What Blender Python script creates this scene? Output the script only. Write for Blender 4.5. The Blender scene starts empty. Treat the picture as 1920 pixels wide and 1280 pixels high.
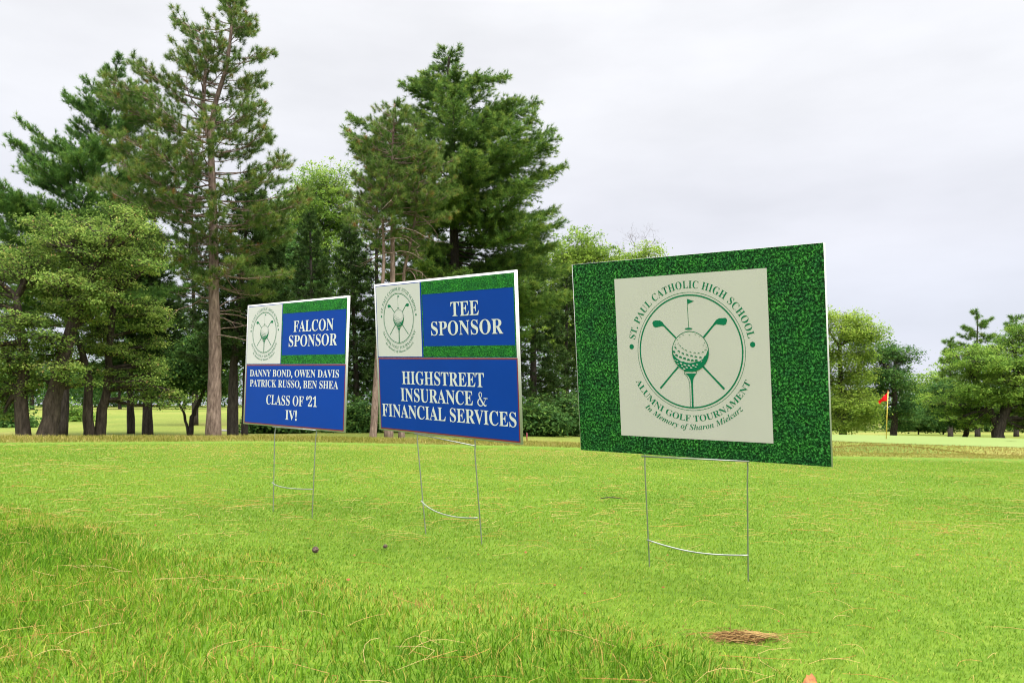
import bpy, math, random
import numpy as np
from mathutils import Matrix, Vector

# ------------------------------------------------------------------ camera, sky, sun, exposure
scene = bpy.context.scene
COL = scene.collection
FPX, EYE, PITCH = 1493.0, 0.372, math.radians(4.993)     # focal length in photo pixels, eye height, upward tilt

cam_data = bpy.data.cameras.new("camera")
cam_data.lens = 28.0
cam_data.sensor_width = 36.0
cam_data.clip_start = 0.05
cam_data.clip_end = 3000.0
cam_data.dof.use_dof = True
cam_data.dof.focus_distance = 2.6
cam_data.dof.aperture_fstop = 16.0
cam = bpy.data.objects.new("camera", cam_data)
cam.location = (0, 0, EYE)
cam.rotation_euler = (math.pi / 2 + PITCH, 0, 0)
COL.objects.link(cam)
scene.camera = cam

SUN_EL, SUN_AZ = math.radians(68), math.radians(140)     # azimuth clockwise from +Y
world = bpy.data.worlds.new("World")
scene.world = world
world.use_nodes = True
nt = world.node_tree
bg = nt.nodes["Background"]
sky = nt.nodes.new("ShaderNodeTexSky")
sky.sky_type = 'NISHITA'
sky.sun_disc = False
sky.sun_elevation = SUN_EL
sky.sun_rotation = SUN_AZ
sky.air_density = 1.0
sky.dust_density = 2.0
tc = nt.nodes.new("ShaderNodeTexCoord")
sep = nt.nodes.new("ShaderNodeSeparateXYZ")
nt.links.new(tc.outputs["Generated"], sep.inputs[0])
ramp = nt.nodes.new("ShaderNodeValToRGB")                # overcast layer: brighter towards the zenith
cr = ramp.color_ramp
cr.elements[0].position = 0.0
cr.elements[0].color = (0.172, 0.178, 0.208, 1)
cr.elements[1].position = 1.0
cr.elements[1].color = (1.55, 1.55, 1.58, 1)
for p_, c_ in ((0.09, (0.178, 0.182, 0.206)), (0.20, (0.199, 0.197, 0.209)), (0.34, (0.219, 0.217, 0.220)), (0.47, (0.232, 0.230, 0.231)), (0.62, (0.60, 0.60, 0.60))):
    e_ = cr.elements.new(p_)
    e_.color = (*c_, 1)
nt.links.new(sep.outputs["Z"], ramp.inputs[0])
# cloud structure: stretch the direction sideways
mp = nt.nodes.new("ShaderNodeMapping")
mp.inputs["Scale"].default_value = (1.6, 1.6, 5.0)
nt.links.new(tc.outputs["Generated"], mp.inputs[0])
nz = nt.nodes.new("ShaderNodeTexNoise")
nz.inputs["Scale"].default_value = 2.2
nz.inputs["Detail"].default_value = 5.0
nz.inputs["Roughness"].default_value = 0.5
nt.links.new(mp.outputs[0], nz.inputs["Vector"])
nr = nt.nodes.new("ShaderNodeMapRange")
nr.inputs["From Min"].default_value = 0.3
nr.inputs["From Max"].default_value = 0.7
nr.inputs["To Min"].default_value = 9.25
nr.inputs["To Max"].default_value = 10.85
nt.links.new(nz.outputs["Fac"], nr.inputs["Value"])
vm = nt.nodes.new("ShaderNodeVectorMath")
vm.operation = 'SCALE'
nt.links.new(ramp.outputs[0], vm.inputs[0])
nt.links.new(nr.outputs[0], vm.inputs["Scale"])
mix = nt.nodes.new("ShaderNodeMix")
mix.data_type = 'RGBA'
mix.inputs["Factor"].default_value = 0.93
nt.links.new(sky.outputs[0], mix.inputs["A"])
nt.links.new(vm.outputs[0], mix.inputs["B"])
nt.links.new(mix.outputs["Result"], bg.inputs[0])
bg.inputs[1].default_value = 0.1

sun_data = bpy.data.lights.new("sun", 'SUN')
sun_data.energy = 1.5
sun_data.angle = math.radians(55)
sun_data.color = (1.0, 0.97, 0.92)
sun = bpy.data.objects.new("sun", sun_data)
sun.rotation_euler = (math.pi / 2 - SUN_EL, 0, math.pi - SUN_AZ)
COL.objects.link(sun)

scene.view_settings.view_transform = 'Standard'
scene.view_settings.look = 'None'
scene.view_settings.exposure = 2.05
scene.view_settings.gamma = 1.0
scene.render.engine = 'CYCLES'
scene.cycles.max_bounces = 5
scene.cycles.diffuse_bounces = 3
scene.cycles.glossy_bounces = 2
scene.cycles.transmission_bounces = 3
scene.cycles.use_denoising = True
scene.cycles.sampling_pattern = 'BLUE_NOISE'
scene.cycles.sample_clamp_indirect = 4.0
scene.cycles.filter_width = 1.05

# ------------------------------------------------------------------ helpers
CP, SP = math.cos(PITCH), math.sin(PITCH)
def at(px, py, Y):
    """world point seen at photo pixel (px, py) at forward distance Y"""
    xc, yc = (px - 960) / FPX, (640 - py) / FPX
    dy, dz = CP - yc * SP, SP + yc * CP
    t = Y / dy
    return np.array([xc * t, Y, EYE + dz * t])

TEE_SLOPE = -0.0243
def on_tee(px, py):
    xc, yc = (px - 960) / FPX, (640 - py) / FPX
    d = np.array([xc, CP - yc * SP, SP + yc * CP])
    t = -EYE / (d[2] - TEE_SLOPE * d[0])
    return np.array([0, 0, EYE]) + d * t

def tag(o, label=None, cat=None, group=None, kind=None):
    if label: o["label"] = label
    if cat: o["category"] = cat
    if group: o["group"] = group
    if kind: o["kind"] = kind
    return o

def empty(name, loc, label=None, cat=None, group=None):
    o = bpy.data.objects.new(name, None)
    o.empty_display_size = 0.2
    o.location = Vector([float(v) for v in loc])
    COL.objects.link(o)
    return tag(o, label, cat, group)

def mesh_obj(name, V, F, mats, parent=None, mat_idx=None, tint=None, smooth=False):
    """V (N,3); F: (M,3) or (M,4) array, or list of such arrays"""
    me = bpy.data.meshes.new(name)
    V = np.asarray(V, dtype=np.float32).reshape(-1, 3)
    Fs = F if isinstance(F, list) else [F]
    Fs = [np.asarray(f, dtype=np.int32) for f in Fs if len(f)]
    me.vertices.add(len(V))
    me.vertices.foreach_set("co", V.ravel())
    loops = np.concatenate([f.ravel() for f in Fs])
    sizes = np.concatenate([np.full(len(f), f.shape[1], np.int32) for f in Fs])
    starts = np.concatenate([[0], np.cumsum(sizes)[:-1]]).astype(np.int32)
    me.loops.add(len(loops))
    me.loops.foreach_set("vertex_index", loops)
    me.polygons.add(len(sizes))
    me.polygons.foreach_set("loop_start", starts)
    if smooth:
        me.polygons.foreach_set("use_smooth", np.ones(len(sizes), bool))
    for m in (mats if isinstance(mats, (list, tuple)) else [mats]):
        me.materials.append(m)
    if mat_idx is not None:
        me.polygons.foreach_set("material_index", np.asarray(mat_idx, np.int32))
    me.update(calc_edges=True)
    if tint is not None:
        a = me.attributes.new("tint", 'FLOAT', 'POINT')
        a.data.foreach_set("value", np.asarray(tint, np.float32))
    me.validate()
    o = bpy.data.objects.new(name, me)
    COL.objects.link(o)
    if parent: o.parent = parent
    return o

class Geo:
    """collects vertices and faces"""
    def __init__(s): s.v, s.f3, s.f4, s.n, s.t = [], [], [], 0, []
    def add(s, V, F3=None, F4=None, t=0.5):
        V = np.asarray(V, float).reshape(-1, 3)
        s.v.append(V)
        s.t.append(np.full(len(V), t) if np.isscalar(t) else np.asarray(t))
        if F3 is not None and len(F3): s.f3.append(np.asarray(F3) + s.n)
        if F4 is not None and len(F4): s.f4.append(np.asarray(F4) + s.n)
        s.n += len(V)
    def poly(s, pts):
        """a convex-ish fan polygon"""
        n = len(pts)
        s.add(pts, [(0, i, i + 1) for i in range(1, n - 1)])
    def box(s, a, b):
        (x0, y0, z0), (x1, y1, z1) = a, b
        V = [(x0,y0,z0),(x1,y0,z0),(x1,y1,z0),(x0,y1,z0),(x0,y0,z1),(x1,y0,z1),(x1,y1,z1),(x0,y1,z1)]
        s.add(V, None, [(0,3,2,1),(4,5,6,7),(0,1,5,4),(1,2,6,5),(2,3,7,6),(3,0,4,7)])
    def tube(s, pts, radii, k=6, cap=True, wob=0.0, rng=None):
        pts = np.asarray(pts, float); n = len(pts)
        radii = np.full(n, radii) if np.isscalar(radii) else np.asarray(radii, float)
        T = np.gradient(pts, axis=0) if n > 2 else np.repeat((pts[1] - pts[0])[None], 2, 0)
        T /= np.linalg.norm(T, axis=1)[:, None] + 1e-12
        ref = np.array([0, 0, 1.0]) if abs(T.mean(0)[2]) < 0.8 else np.array([1.0, 0, 0])
        A = np.cross(T, ref); A /= np.linalg.norm(A, axis=1)[:, None] + 1e-12
        B = np.cross(T, A)
        ang = np.arange(k) * 2 * math.pi / k
        rr = radii[:, None] * np.ones((n, k))
        if wob and rng is not None: rr = rr * (1 + wob * rng.standard_normal((n, k)))
        V = pts[:, None, :] + rr[..., None] * (np.cos(ang)[None, :, None] * A[:, None, :] + np.sin(ang)[None, :, None] * B[:, None, :])
        F = []
        for i in range(n - 1):
            for j in range(k):
                F.append((i*k+j, i*k+(j+1)%k, (i+1)*k+(j+1)%k, (i+1)*k+j))
        F3 = []
        V = V.reshape(-1, 3)
        if cap:
            V = np.vstack([V, pts[:1], pts[-1:]])
            for j in range(k):
                F3.append((n*k, (j+1)%k, j)); F3.append((n*k+1, (n-1)*k+j, (n-1)*k+(j+1)%k))
        s.add(V, F3, F)
    def cones(s, P0, P1, r0, r1):
        """many straight 3-sided twigs at once"""
        P0, P1 = np.asarray(P0, float), np.asarray(P1, float)
        n = len(P0)
        if n == 0: return
        r0 = np.broadcast_to(np.asarray(r0, float), (n,)); r1 = np.broadcast_to(np.asarray(r1, float), (n,))
        T = P1 - P0; T = T / (np.linalg.norm(T, axis=1)[:, None] + 1e-9)
        A = np.cross(T, np.array([0.3, 0.2, 0.93])); A /= np.linalg.norm(A, axis=1)[:, None] + 1e-9
        B = np.cross(T, A)
        V = np.empty((n, 6, 3))
        for j in range(3):
            a = j * 2 * math.pi / 3
            D = math.cos(a) * A + math.sin(a) * B
            V[:, j] = P0 + D * r0[:, None]; V[:, 3 + j] = P1 + D * r1[:, None]
        base = (np.arange(n) * 6)[:, None, None]
        F = (np.array([(0,1,4,3),(1,2,5,4),(2,0,3,5)])[None] + base).reshape(-1, 4)
        s.add(V.reshape(-1, 3), None, F)
    def arrays(s):
        V = np.vstack(s.v); F = []
        if s.f3: F.append(np.vstack(s.f3))
        if s.f4: F.append(np.vstack(s.f4))
        return V, F, np.concatenate(s.t)
    def build(s, name, mats, parent=None, smooth=False, use_tint=False):
        V, F, t = s.arrays()
        return mesh_obj(name, V, F, mats, parent, None, t if use_tint else None, smooth)

# ------------------------------------------------------------------ materials
def new_mat(name):
    m = bpy.data.materials.new(name)
    m.use_nodes = True
    n = m.node_tree
    b = n.nodes["Principled BSDF"]
    return m, n, b

def plain(name, col, rough=0.5, metal=0.0, spec=0.5, var=0.0, scale=30.0):
    m, n, b = new_mat(name)
    b.inputs["Base Color"].default_value = (*col, 1)
    b.inputs["Roughness"].default_value = rough
    b.inputs["Metallic"].default_value = metal
    b.inputs["Specular IOR Level"].default_value = spec
    if var:
        t = n.nodes.new("ShaderNodeTexNoise"); t.inputs["Scale"].default_value = scale; t.inputs["Detail"].default_value = 4
        tcn = n.nodes.new("ShaderNodeTexCoord"); n.links.new(tcn.outputs["Object"], t.inputs["Vector"])
        r = n.nodes.new("ShaderNodeValToRGB")
        r.color_ramp.elements[0].position = 0.3; r.color_ramp.elements[1].position = 0.7
        r.color_ramp.elements[0].color = (*[c * (1 - var) for c in col], 1)
        r.color_ramp.elements[1].color = (*[min(1, c * (1 + var)) for c in col], 1)
        n.links.new(t.outputs["Fac"], r.inputs[0]); n.links.new(r.outputs[0], b.inputs["Base Color"])
    return m

def ramp_node(n, stops):
    r = n.nodes.new("ShaderNodeValToRGB")
    el = r.color_ramp.elements
    el[0].position, el[0].color = stops[0][0], (*stops[0][1], 1)
    el[1].position, el[1].color = stops[-1][0], (*stops[-1][1], 1)
    for p, c in stops[1:-1]:
        e = el.new(p); e.color = (*c, 1)
    return r

def leaf_mat(name, stops, trans=0.35, rough=0.7, spec=0.06, noise=None):
    """foliage: colour from each leaf's own tint, part of the light passes through"""
    m, n, b = new_mat(name)
    at_ = n.nodes.new("ShaderNodeAttribute"); at_.attribute_name = "tint"
    r = ramp_node(n, stops)
    src = at_.outputs["Fac"]
    if noise:
        t = n.nodes.new("ShaderNodeTexNoise"); t.inputs["Scale"].default_value = noise[0]; t.inputs["Detail"].default_value = 3
        tcn = n.nodes.new("ShaderNodeNewGeometry"); n.links.new(tcn.outputs["Position"], t.inputs["Vector"])
        mr = n.nodes.new("ShaderNodeMapRange"); mr.inputs[1].default_value = 0.3; mr.inputs[2].default_value = 0.7
        mr.inputs[3].default_value = -noise[1]; mr.inputs[4].default_value = noise[1]
        n.links.new(t.outputs["Fac"], mr.inputs[0])
        ad = n.nodes.new("ShaderNodeMath"); ad.operation = 'ADD'
        n.links.new(src, ad.inputs[0]); n.links.new(mr.outputs[0], ad.inputs[1]); src = ad.outputs[0]
    n.links.new(src, r.inputs[0])
    n.links.new(r.outputs[0], b.inputs["Base Color"])
    b.inputs["Roughness"].default_value = rough
    b.inputs["Specular IOR Level"].default_value = spec
    tr = n.nodes.new("ShaderNodeBsdfTranslucent")
    n.links.new(r.outputs[0], tr.inputs[0])
    mx = n.nodes.new("ShaderNodeMixShader"); mx.inputs[0].default_value = trans
    n.links.new(b.outputs[0], mx.inputs[1]); n.links.new(tr.outputs[0], mx.inputs[2])
    n.links.new(mx.outputs[0], n.nodes["Material Output"].inputs[0])
    return m

def bark_mat(name, dark, light, scale=14.0):
    m, n, b = new_mat(name)
    tcn = n.nodes.new("ShaderNodeTexCoord")
    mpn = n.nodes.new("ShaderNodeMapping"); mpn.inputs["Scale"].default_value = (1, 1, 0.22)
    n.links.new(tcn.outputs["Object"], mpn.inputs[0])
    t = n.nodes.new("ShaderNodeTexNoise"); t.inputs["Scale"].default_value = scale; t.inputs["Detail"].default_value = 6; t.inputs["Roughness"].default_value = 0.65
    n.links.new(mpn.outputs[0], t.inputs["Vector"])
    r = ramp_node(n, [(0.34, dark), (0.55, tuple((a + c) / 2 for a, c in zip(dark, light))), (0.72, light)])
    n.links.new(t.outputs["Fac"], r.inputs[0]); n.links.new(r.outputs[0], b.inputs["Base Color"])
    bp = n.nodes.new("ShaderNodeBump"); bp.inputs["Strength"].default_value = 0.8; bp.inputs["Distance"].default_value = 0.03
    n.links.new(t.outputs["Fac"], bp.inputs["Height"]); n.links.new(bp.outputs[0], b.inputs["Normal"])
    b.inputs["Roughness"].default_value = 0.9
    b.inputs["Specular IOR Level"].default_value = 0.15
    return m

BARK_PINE = bark_mat("bark_red_pine", (0.085, 0.056, 0.044), (0.33, 0.24, 0.195))
BARK_DARK = bark_mat("bark_dark", (0.025, 0.02, 0.017), (0.085, 0.07, 0.058))
BARK_GREY = bark_mat("bark_grey", (0.026, 0.020, 0.016), (0.10, 0.077, 0.06))
BARK_BARE = bark_mat("bark_bare", (0.12, 0.10, 0.10), (0.22, 0.19, 0.19))
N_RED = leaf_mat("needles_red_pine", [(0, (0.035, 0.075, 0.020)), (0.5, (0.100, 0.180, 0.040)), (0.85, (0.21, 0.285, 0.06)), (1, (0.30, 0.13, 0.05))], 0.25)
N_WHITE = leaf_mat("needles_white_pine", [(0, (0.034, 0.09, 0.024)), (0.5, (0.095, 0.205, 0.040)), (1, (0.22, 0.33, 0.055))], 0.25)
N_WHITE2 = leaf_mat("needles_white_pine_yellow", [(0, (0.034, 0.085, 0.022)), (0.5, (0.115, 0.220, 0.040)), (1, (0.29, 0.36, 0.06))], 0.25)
N_DARK = leaf_mat("needles_dark", [(0, (0.018, 0.04, 0.012)), (0.5, (0.042, 0.085, 0.020)), (1, (0.10, 0.15, 0.032))], 0.2)
L_HAW = leaf_mat("leaves_hawthorn", [(0, (0.042, 0.09, 0.018)), (0.5, (0.165, 0.26, 0.048)), (0.9, (0.31, 0.385, 0.085)), (1, (0.34, 0.22, 0.09))], 0.45)
L_YEL = leaf_mat("leaves_yellow_green", [(0, (0.075, 0.145, 0.02)), (0.5, (0.21, 0.32, 0.042)), (1, (0.34, 0.42, 0.07))], 0.45)
L_BRI = leaf_mat("leaves_bright", [(0, (0.050, 0.118, 0.0168)), (0.5, (0.151, 0.263, 0.0381)), (1, (0.291, 0.392, 0.0616))], 0.45)
L_MID = leaf_mat("leaves_mid", [(0, (0.024, 0.07, 0.017)), (0.5, (0.062, 0.14, 0.03)), (1, (0.15, 0.24, 0.045))], 0.35)
GRASS_STOPS = [(0, (0.035, 0.10, 0.006)), (0.4, (0.095, 0.205, 0.010)), (0.72, (0.18, 0.28, 0.020)), (0.88, (0.29, 0.26, 0.05)), (1, (0.40, 0.25, 0.08))]
G_TEE = leaf_mat("grass_tee", [(0, (0.050, 0.115, 0.010)), (0.4, (0.120, 0.220, 0.018)), (0.75, (0.198, 0.288, 0.030)), (0.9, (0.31, 0.30, 0.065)), (1, (0.38, 0.27, 0.10))], 0.35, noise=(1.1, 0.15))
G_ROUGH = leaf_mat("grass_rough", GRASS_STOPS, 0.35, noise=(2.3, 0.13))
G_FRINGE = leaf_mat("grass_fringe", [(0, (0.092, 0.119, 0.0132)), (0.5, (0.211, 0.205, 0.0363)), (1, (0.330, 0.271, 0.0924))], 0.35, noise=(1.5, 0.15))
NEEDLE_DRY = leaf_mat("dry_needles", [(0, (0.20, 0.085, 0.025)), (0.5, (0.38, 0.21, 0.06)), (1, (0.46, 0.34, 0.15))], 0.1)

# ------------------------------------------------------------------ terrain
def sstep(a, b, x):
    t = np.clip((x - a) / (b - a), 0, 1)
    return t * t * (3 - 2 * t)

def tee_edge(X):
    return np.interp(X, [-9, -4.2, -2.5, 0.2, 3.05, 5.2, 9], [5.2, 6.55, 8.0, 8.35, 7.75, 8.1, 8.4])

def terrain(X, Y):
    X, Y = np.asarray(X, float), np.asarray(Y, float)
    tee = TEE_SLOPE * np.clip(X, -14, 14)
    left = np.interp(Y, [0, 13, 28, 50, 95, 170, 400], [-.7, -.8, -.8, -.58, .40, 1.6, 3.0])
    right = np.interp(Y, [0, 13, 24, 30, 60, 115, 170, 400], [-.9, -1.1, -1.25, -1.3, -1.75, -2.5, -2.2, 0])
    s = sstep(0.0, 0.36, X / np.maximum(Y, 1))
    low = left * (1 - s) + right * s
    # the raised putting green on the right
    low = low + 0.50 * s * np.exp(-((X - 12.3) / 3.4) ** 2 - ((Y - 27.0) / 2.0) ** 2)      # grassy mound short of the green
    d = np.hypot((X - 23.0) / 13.5, (Y - 37.0) / 10.0)
    plate = -0.86 - 0.022 * (X - 16)
    k = 1 - sstep(0.72, 1.06, d)
    low = low * (1 - k) + np.maximum(plate, low) * k
    e = tee_edge(X)
    t = sstep(0.45, 5.0, Y - e)
    bump = 0.025 * np.exp(-((Y - e - 0.45) / 0.5) ** 2)
    side = sstep(9, 14, np.abs(X))
    t = np.maximum(t, side * sstep(-4, 3, Y - e + 4))
    return tee * (1 - t) + low * t + bump

def ground_mat():
    m, n, b = new_mat("fairway_grass")
    g = n.nodes.new("ShaderNodeNewGeometry")
    def noise(scale, detail, stretch=None):
        t = n.nodes.new("ShaderNodeTexNoise"); t.inputs["Scale"].default_value = scale; t.inputs["Detail"].default_value = detail
        src = g.outputs["Position"]
        if stretch:
            mpn = n.nodes.new("ShaderNodeMapping"); mpn.inputs["Scale"].default_value = stretch
            n.links.new(src, mpn.inputs[0]); src = mpn.outputs[0]
        n.links.new(src, t.inputs["Vector"])
        return t
    big = noise(0.10, 4, (1, 0.6, 1))
    fine = noise(9.0, 5)
    r = ramp_node(n, [(0.30, (0.095, 0.136, 0.0204)), (0.5, (0.143, 0.170, 0.0286)), (0.62, (0.184, 0.180, 0.0442)), (0.75, (0.211, 0.180, 0.0646))])
    n.links.new(big.outputs["Fac"], r.inputs[0])
    r2 = ramp_node(n, [(0.3, (0.62, 0.62, 0.62)), (0.7, (1.18, 1.18, 1.18))])
    n.links.new(fine.outputs["Fac"], r2.inputs[0])
    mx = n.nodes.new("ShaderNodeMix"); mx.data_type = 'RGBA'; mx.blend_type = 'MULTIPLY'; mx.inputs["Factor"].default_value = 1
    n.links.new(r.outputs[0], mx.inputs["A"]); n.links.new(r2.outputs[0], mx.inputs["B"])
    n.links.new(mx.outputs["Result"], b.inputs["Base Color"])
    bp = n.nodes.new("ShaderNodeBump"); bp.inputs["Strength"].default_value = 0.5; bp.inputs["Distance"].default_value = 0.05
    n.links.new(fine.outputs["Fac"], bp.inputs["Height"]); n.links.new(bp.outputs[0], b.inputs["Normal"])
    b.inputs["Roughness"].default_value = 0.9; b.inputs["Specular IOR Level"].default_value = 0.1
    return m

def turf_mat(name, stops, scale):
    m, n, b = new_mat(name)
    g = n.nodes.new("ShaderNodeNewGeometry")
    t = n.nodes.new("ShaderNodeTexNoise"); t.inputs["Scale"].default_value = scale; t.inputs["Detail"].default_value = 6; t.inputs["Roughness"].default_value = 0.7
    n.links.new(g.outputs["Position"], t.inputs["Vector"])
    r = ramp_node(n, stops)
    n.links.new(t.outputs["Fac"], r.inputs[0]); n.links.new(r.outputs[0], b.inputs["Base Color"])
    b.inputs["Roughness"].default_value = 0.9; b.inputs["Specular IOR Level"].default_value = 0.1
    return m

def sheet(name, Xf, Yf, zoff, mat, label=None):
    """Xf: (rows, cols) X grid, Yf: same"""
    Z = terrain(Xf, Yf) + zoff
    V = np.stack([Xf, Yf, Z], -1).reshape(-1, 3)
    r, c = Xf.shape
    i = np.arange((r - 1) * c).reshape(r - 1, c)[:, :-1].ravel()
    F = np.stack([i, i + 1, i + c + 1, i + c], 1)
    o = mesh_obj(name, V, F, mat, smooth=True)
    tag(o, label, None, None, "structure")
    return o

rows = np.concatenate([np.linspace(-14, 5, 60), np.linspace(5.1, 16, 90), np.linspace(16.3, 60, 140), np.geomspace(61, 900, 70)])
u = np.linspace(-1, 1, 241)
half = np.maximum(16, 1.5 * np.maximum(rows, 0) + 14)
sheet("ground", u[None, :] * half[:, None], np.repeat(rows[:, None], len(u), 1), 0.0, ground_mat())

# tee box: mown turf on its own level
tx = np.linspace(-9, 9, 120)
tv = np.linspace(0, 1, 90)
TY = -4 + tv[:, None] * (tee_edge(tx)[None, :] + 4.0)
sheet("tee_box", np.repeat(tx[None, :], 90, 0), TY, 0.004,
      turf_mat("tee_turf", [(0.3, (0.045, 0.090, 0.007)), (0.5, (0.080, 0.138, 0.011)), (0.7, (0.12, 0.168, 0.02))], 22))
# putting green surface
ga = np.linspace(0, 2 * math.pi, 97)
gr = np.linspace(0.02, 0.80, 24)
GX = 23.0 + 13.5 * gr[:, None] * np.cos(ga)[None, :]
GY = 37.0 + 10.0 * gr[:, None] * np.sin(ga)[None, :]
sheet("putting_green", GX, GY, 0.012, turf_mat("green_turf", [(0.3, (0.122, 0.170, 0.0462)), (0.7, (0.146, 0.185, 0.0544))], 0.5))
# gravel path between the trunks
pv = np.linspace(0, 1, 30)
pc = np.stack([np.interp(pv, [0, 1], [at(395, 800, 44)[0], at(470, 800, 40)[0]]), np.interp(pv, [0, 1], [44, 40])], 1)
PXg = pc[:, 0][:, None] + np.zeros((1, 5)); PYg = pc[:, 1][:, None] + np.linspace(-0.7, 0.7, 5)[None, :]
sheet("path", PXg, PYg, 0.02, plain("gravel", (0.16, 0.15, 0.14), 0.95, var=0.2, scale=8))

# ------------------------------------------------------------------ grass
def blade_mesh(name, P, h, w, rng, mat, lean=0.5, segs=2, tint=None, label=None, az=None):
    n = len(P)
    a = rng.uniform(0, 2 * math.pi, n) if az is None else az
    d = np.stack([np.cos(a), np.sin(a), np.zeros(n)], 1)                 # lean direction
    fa = rng.uniform(0, 2 * math.pi, n)
    sd = np.stack([np.cos(fa), np.sin(fa), np.zeros(n)], 1)              # width direction
    l = np.abs(rng.normal(lean, 0.45, n))[:, None]
    h_, w_ = h[:, None], w[:, None]
    mid = P + d * (l * 0.32 * h_) + np.array([0, 0, 1]) * (h_ * 0.58)
    tip = P + d * (l * 1.0 * h_) + np.array([0, 0, 1]) * (h_ * (1.0 - 0.25 * np.minimum(l, 1.4)))
    V = np.stack([P - sd * w_ / 2, P + sd * w_ / 2, mid - sd * w_ * 0.42, mid + sd * w_ * 0.42, tip], 1).reshape(-1, 3)
    b = (np.arange(n) * 5)[:, None]
    F4 = np.array([[0, 1, 3, 2]]) + b
    F3 = np.array([[2, 3, 4]]) + b
    t = np.clip(rng.normal(0.5, 0.18, n), 0, 0.86) if tint is None else tint
    o = mesh_obj(name, V, [F3, F4], mat, tint=np.repeat(t, 5))
    tag(o, label, "grass", None, "stuff")
    return o

ROUGH_EDGE = np.array([on_tee(x, y)[:2] for x, y in ((-250, 935), (0, 962), (150, 985), (330, 1012), (640, 1090), (850, 1140), (1100, 1165), (1280, 1212), (1400, 1240), (1500, 1290), (1700, 1390))])
def rough_depth(X, Y):
    """how far inside the rough a point is (positive) along Y"""
    o = np.argsort(ROUGH_EDGE[:, 0])
    return np.interp(X, ROUGH_EDGE[o, 0], ROUGH_EDGE[o, 1]) - Y

def wob(X, Y):
    return 0.05 * np.sin(X * 7.1 + 1.3 * np.sin(Y * 5)) + 0.035 * np.sin(X * 17 + Y * 9) + 0.02 * np.sin(X * 41 - Y * 23)

def scatter(rng, n, y0, y1, hw=0.72, pad=0.25):
    Y = np.sqrt(rng.uniform(y0 * y0, y1 * y1, n))
    X = rng.uniform(-1, 1, n) * (hw * Y + pad)
    return X, Y

rng = np.random.default_rng(11)
def clumpy(X, Y, s, seed=0):
    r = np.random.default_rng(seed); v = 0
    for k in range(5):
        a = r.uniform(0, 6.28); f = s * (1.5 ** k)
        v = v + np.sin((X * math.cos(a) + Y * math.sin(a)) * f + r.uniform(0, 6)) / (k + 1.5)
    return v

# rough grass in the near corner
X, Y = scatter(rng, 330000, 0.75, 3.6)
dpt = rough_depth(X, Y) + wob(X, Y)
keep = dpt > rng.exponential(0.13, len(X)) - 0.12
X, Y, dpt = X[keep], Y[keep], dpt[keep]
cl = clumpy(X, Y, 9, 3)
h = (0.010 + 0.016 * np.clip(dpt / 0.28, 0, 1)) * rng.uniform(0.4, 1.3, len(X)) * (1 + 0.28 * cl)
w = rng.uniform(0.0010, 0.0021, len(X))
t = np.clip(0.40 + 0.22 * rng.standard_normal(len(X)) + 0.13 * clumpy(X, Y, 5, 8), 0, 0.87)
straw = rng.random(len(X)) < (0.10 + 0.34 * np.exp(-((dpt - 0.02) / 0.12) ** 2))
t[straw] = rng.uniform(0.80, 1.0, straw.sum())
blade_mesh("rough_grass", np.stack([X, Y, TEE_SLOPE * X + 0.003], 1), h, w, rng, G_ROUGH, 0.75, tint=t,
           label="longer lush green rough grass in the near left corner of the tee")
# mown tee grass
yy = np.linspace(1.0, 8.6, 400)
cdf = np.cumsum(yy * np.interp(yy, [1, 2.2, 4.2, 8.6], [1, 0.5, 0.17, 0.065])); cdf /= cdf[-1]
Y = np.interp(rng.random(640000), cdf, yy)
X = rng.uniform(-1, 1, len(Y)) * (0.72 * Y + 0.25)
k = (rough_depth(X, Y) + wob(X, Y) < 0.03) & (Y < tee_edge(X) - 0.02)
X, Y = X[k], Y[k]
P_ = np.stack([X, Y, TEE_SLOPE * X + 0.003], 1)
h = np.interp(Y, [1, 8], [0.0080, 0.0090]) * rng.uniform(0.6, 1.3, len(X))
w = np.interp(Y, [1, 2.2, 4.2, 8.6], [0.0012, 0.0017, 0.0027, 0.0044]) * rng.uniform(0.7, 1.3, len(X))
t = np.clip(0.47 + 0.13 * rng.standard_normal(len(X)) + 0.08 * clumpy(X, Y, 2.2, 5) + 0.05 * clumpy(X, Y, 0.7, 6), 0, 0.88)
sr = rng.random(len(X)) < 0.05 + (0.16 + 0.14 * clumpy(X, Y, 1.1, 14)) * sstep(3.5, 7.5, Y)
t[sr] = rng.uniform(0.86, 1.0, sr.sum())
blade_mesh("tee_grass", P_, h, w, rng, G_TEE, 0.95, tint=t,
           az=rng.normal(0.6, 1.2, len(P_)), label="short mown lime green grass covering the tee")
# yellowed fringe along the far edge of the tee
X = rng.uniform(-8.5, 8.5, 70000)
e = tee_edge(X)
off = np.abs(rng.normal(0, 0.9, len(X)))
Y = e + off - 0.06
Z = terrain(X, Y)
wide = np.interp(X, [-9, -2, 1.5, 3, 9], [1, 1, 0.8, 0.35, 0.3])
h = (0.03 + 0.028 * rng.random(len(X))) * np.clip(0.35 + off / 0.3, 0, 1) * wide
t = np.clip(0.52 + 0.22 * rng.standard_normal(len(X)) + 0.12 * clumpy(X, Y, 1.6, 2), 0, 1)
blade_mesh("fringe_grass", np.stack([X, Y, Z], 1), h, rng.uniform(0.004, 0.0075, len(X)), rng, G_FRINGE, 0.6, tint=t,
           label="yellowed longer grass along the far edge of the tee")
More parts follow.
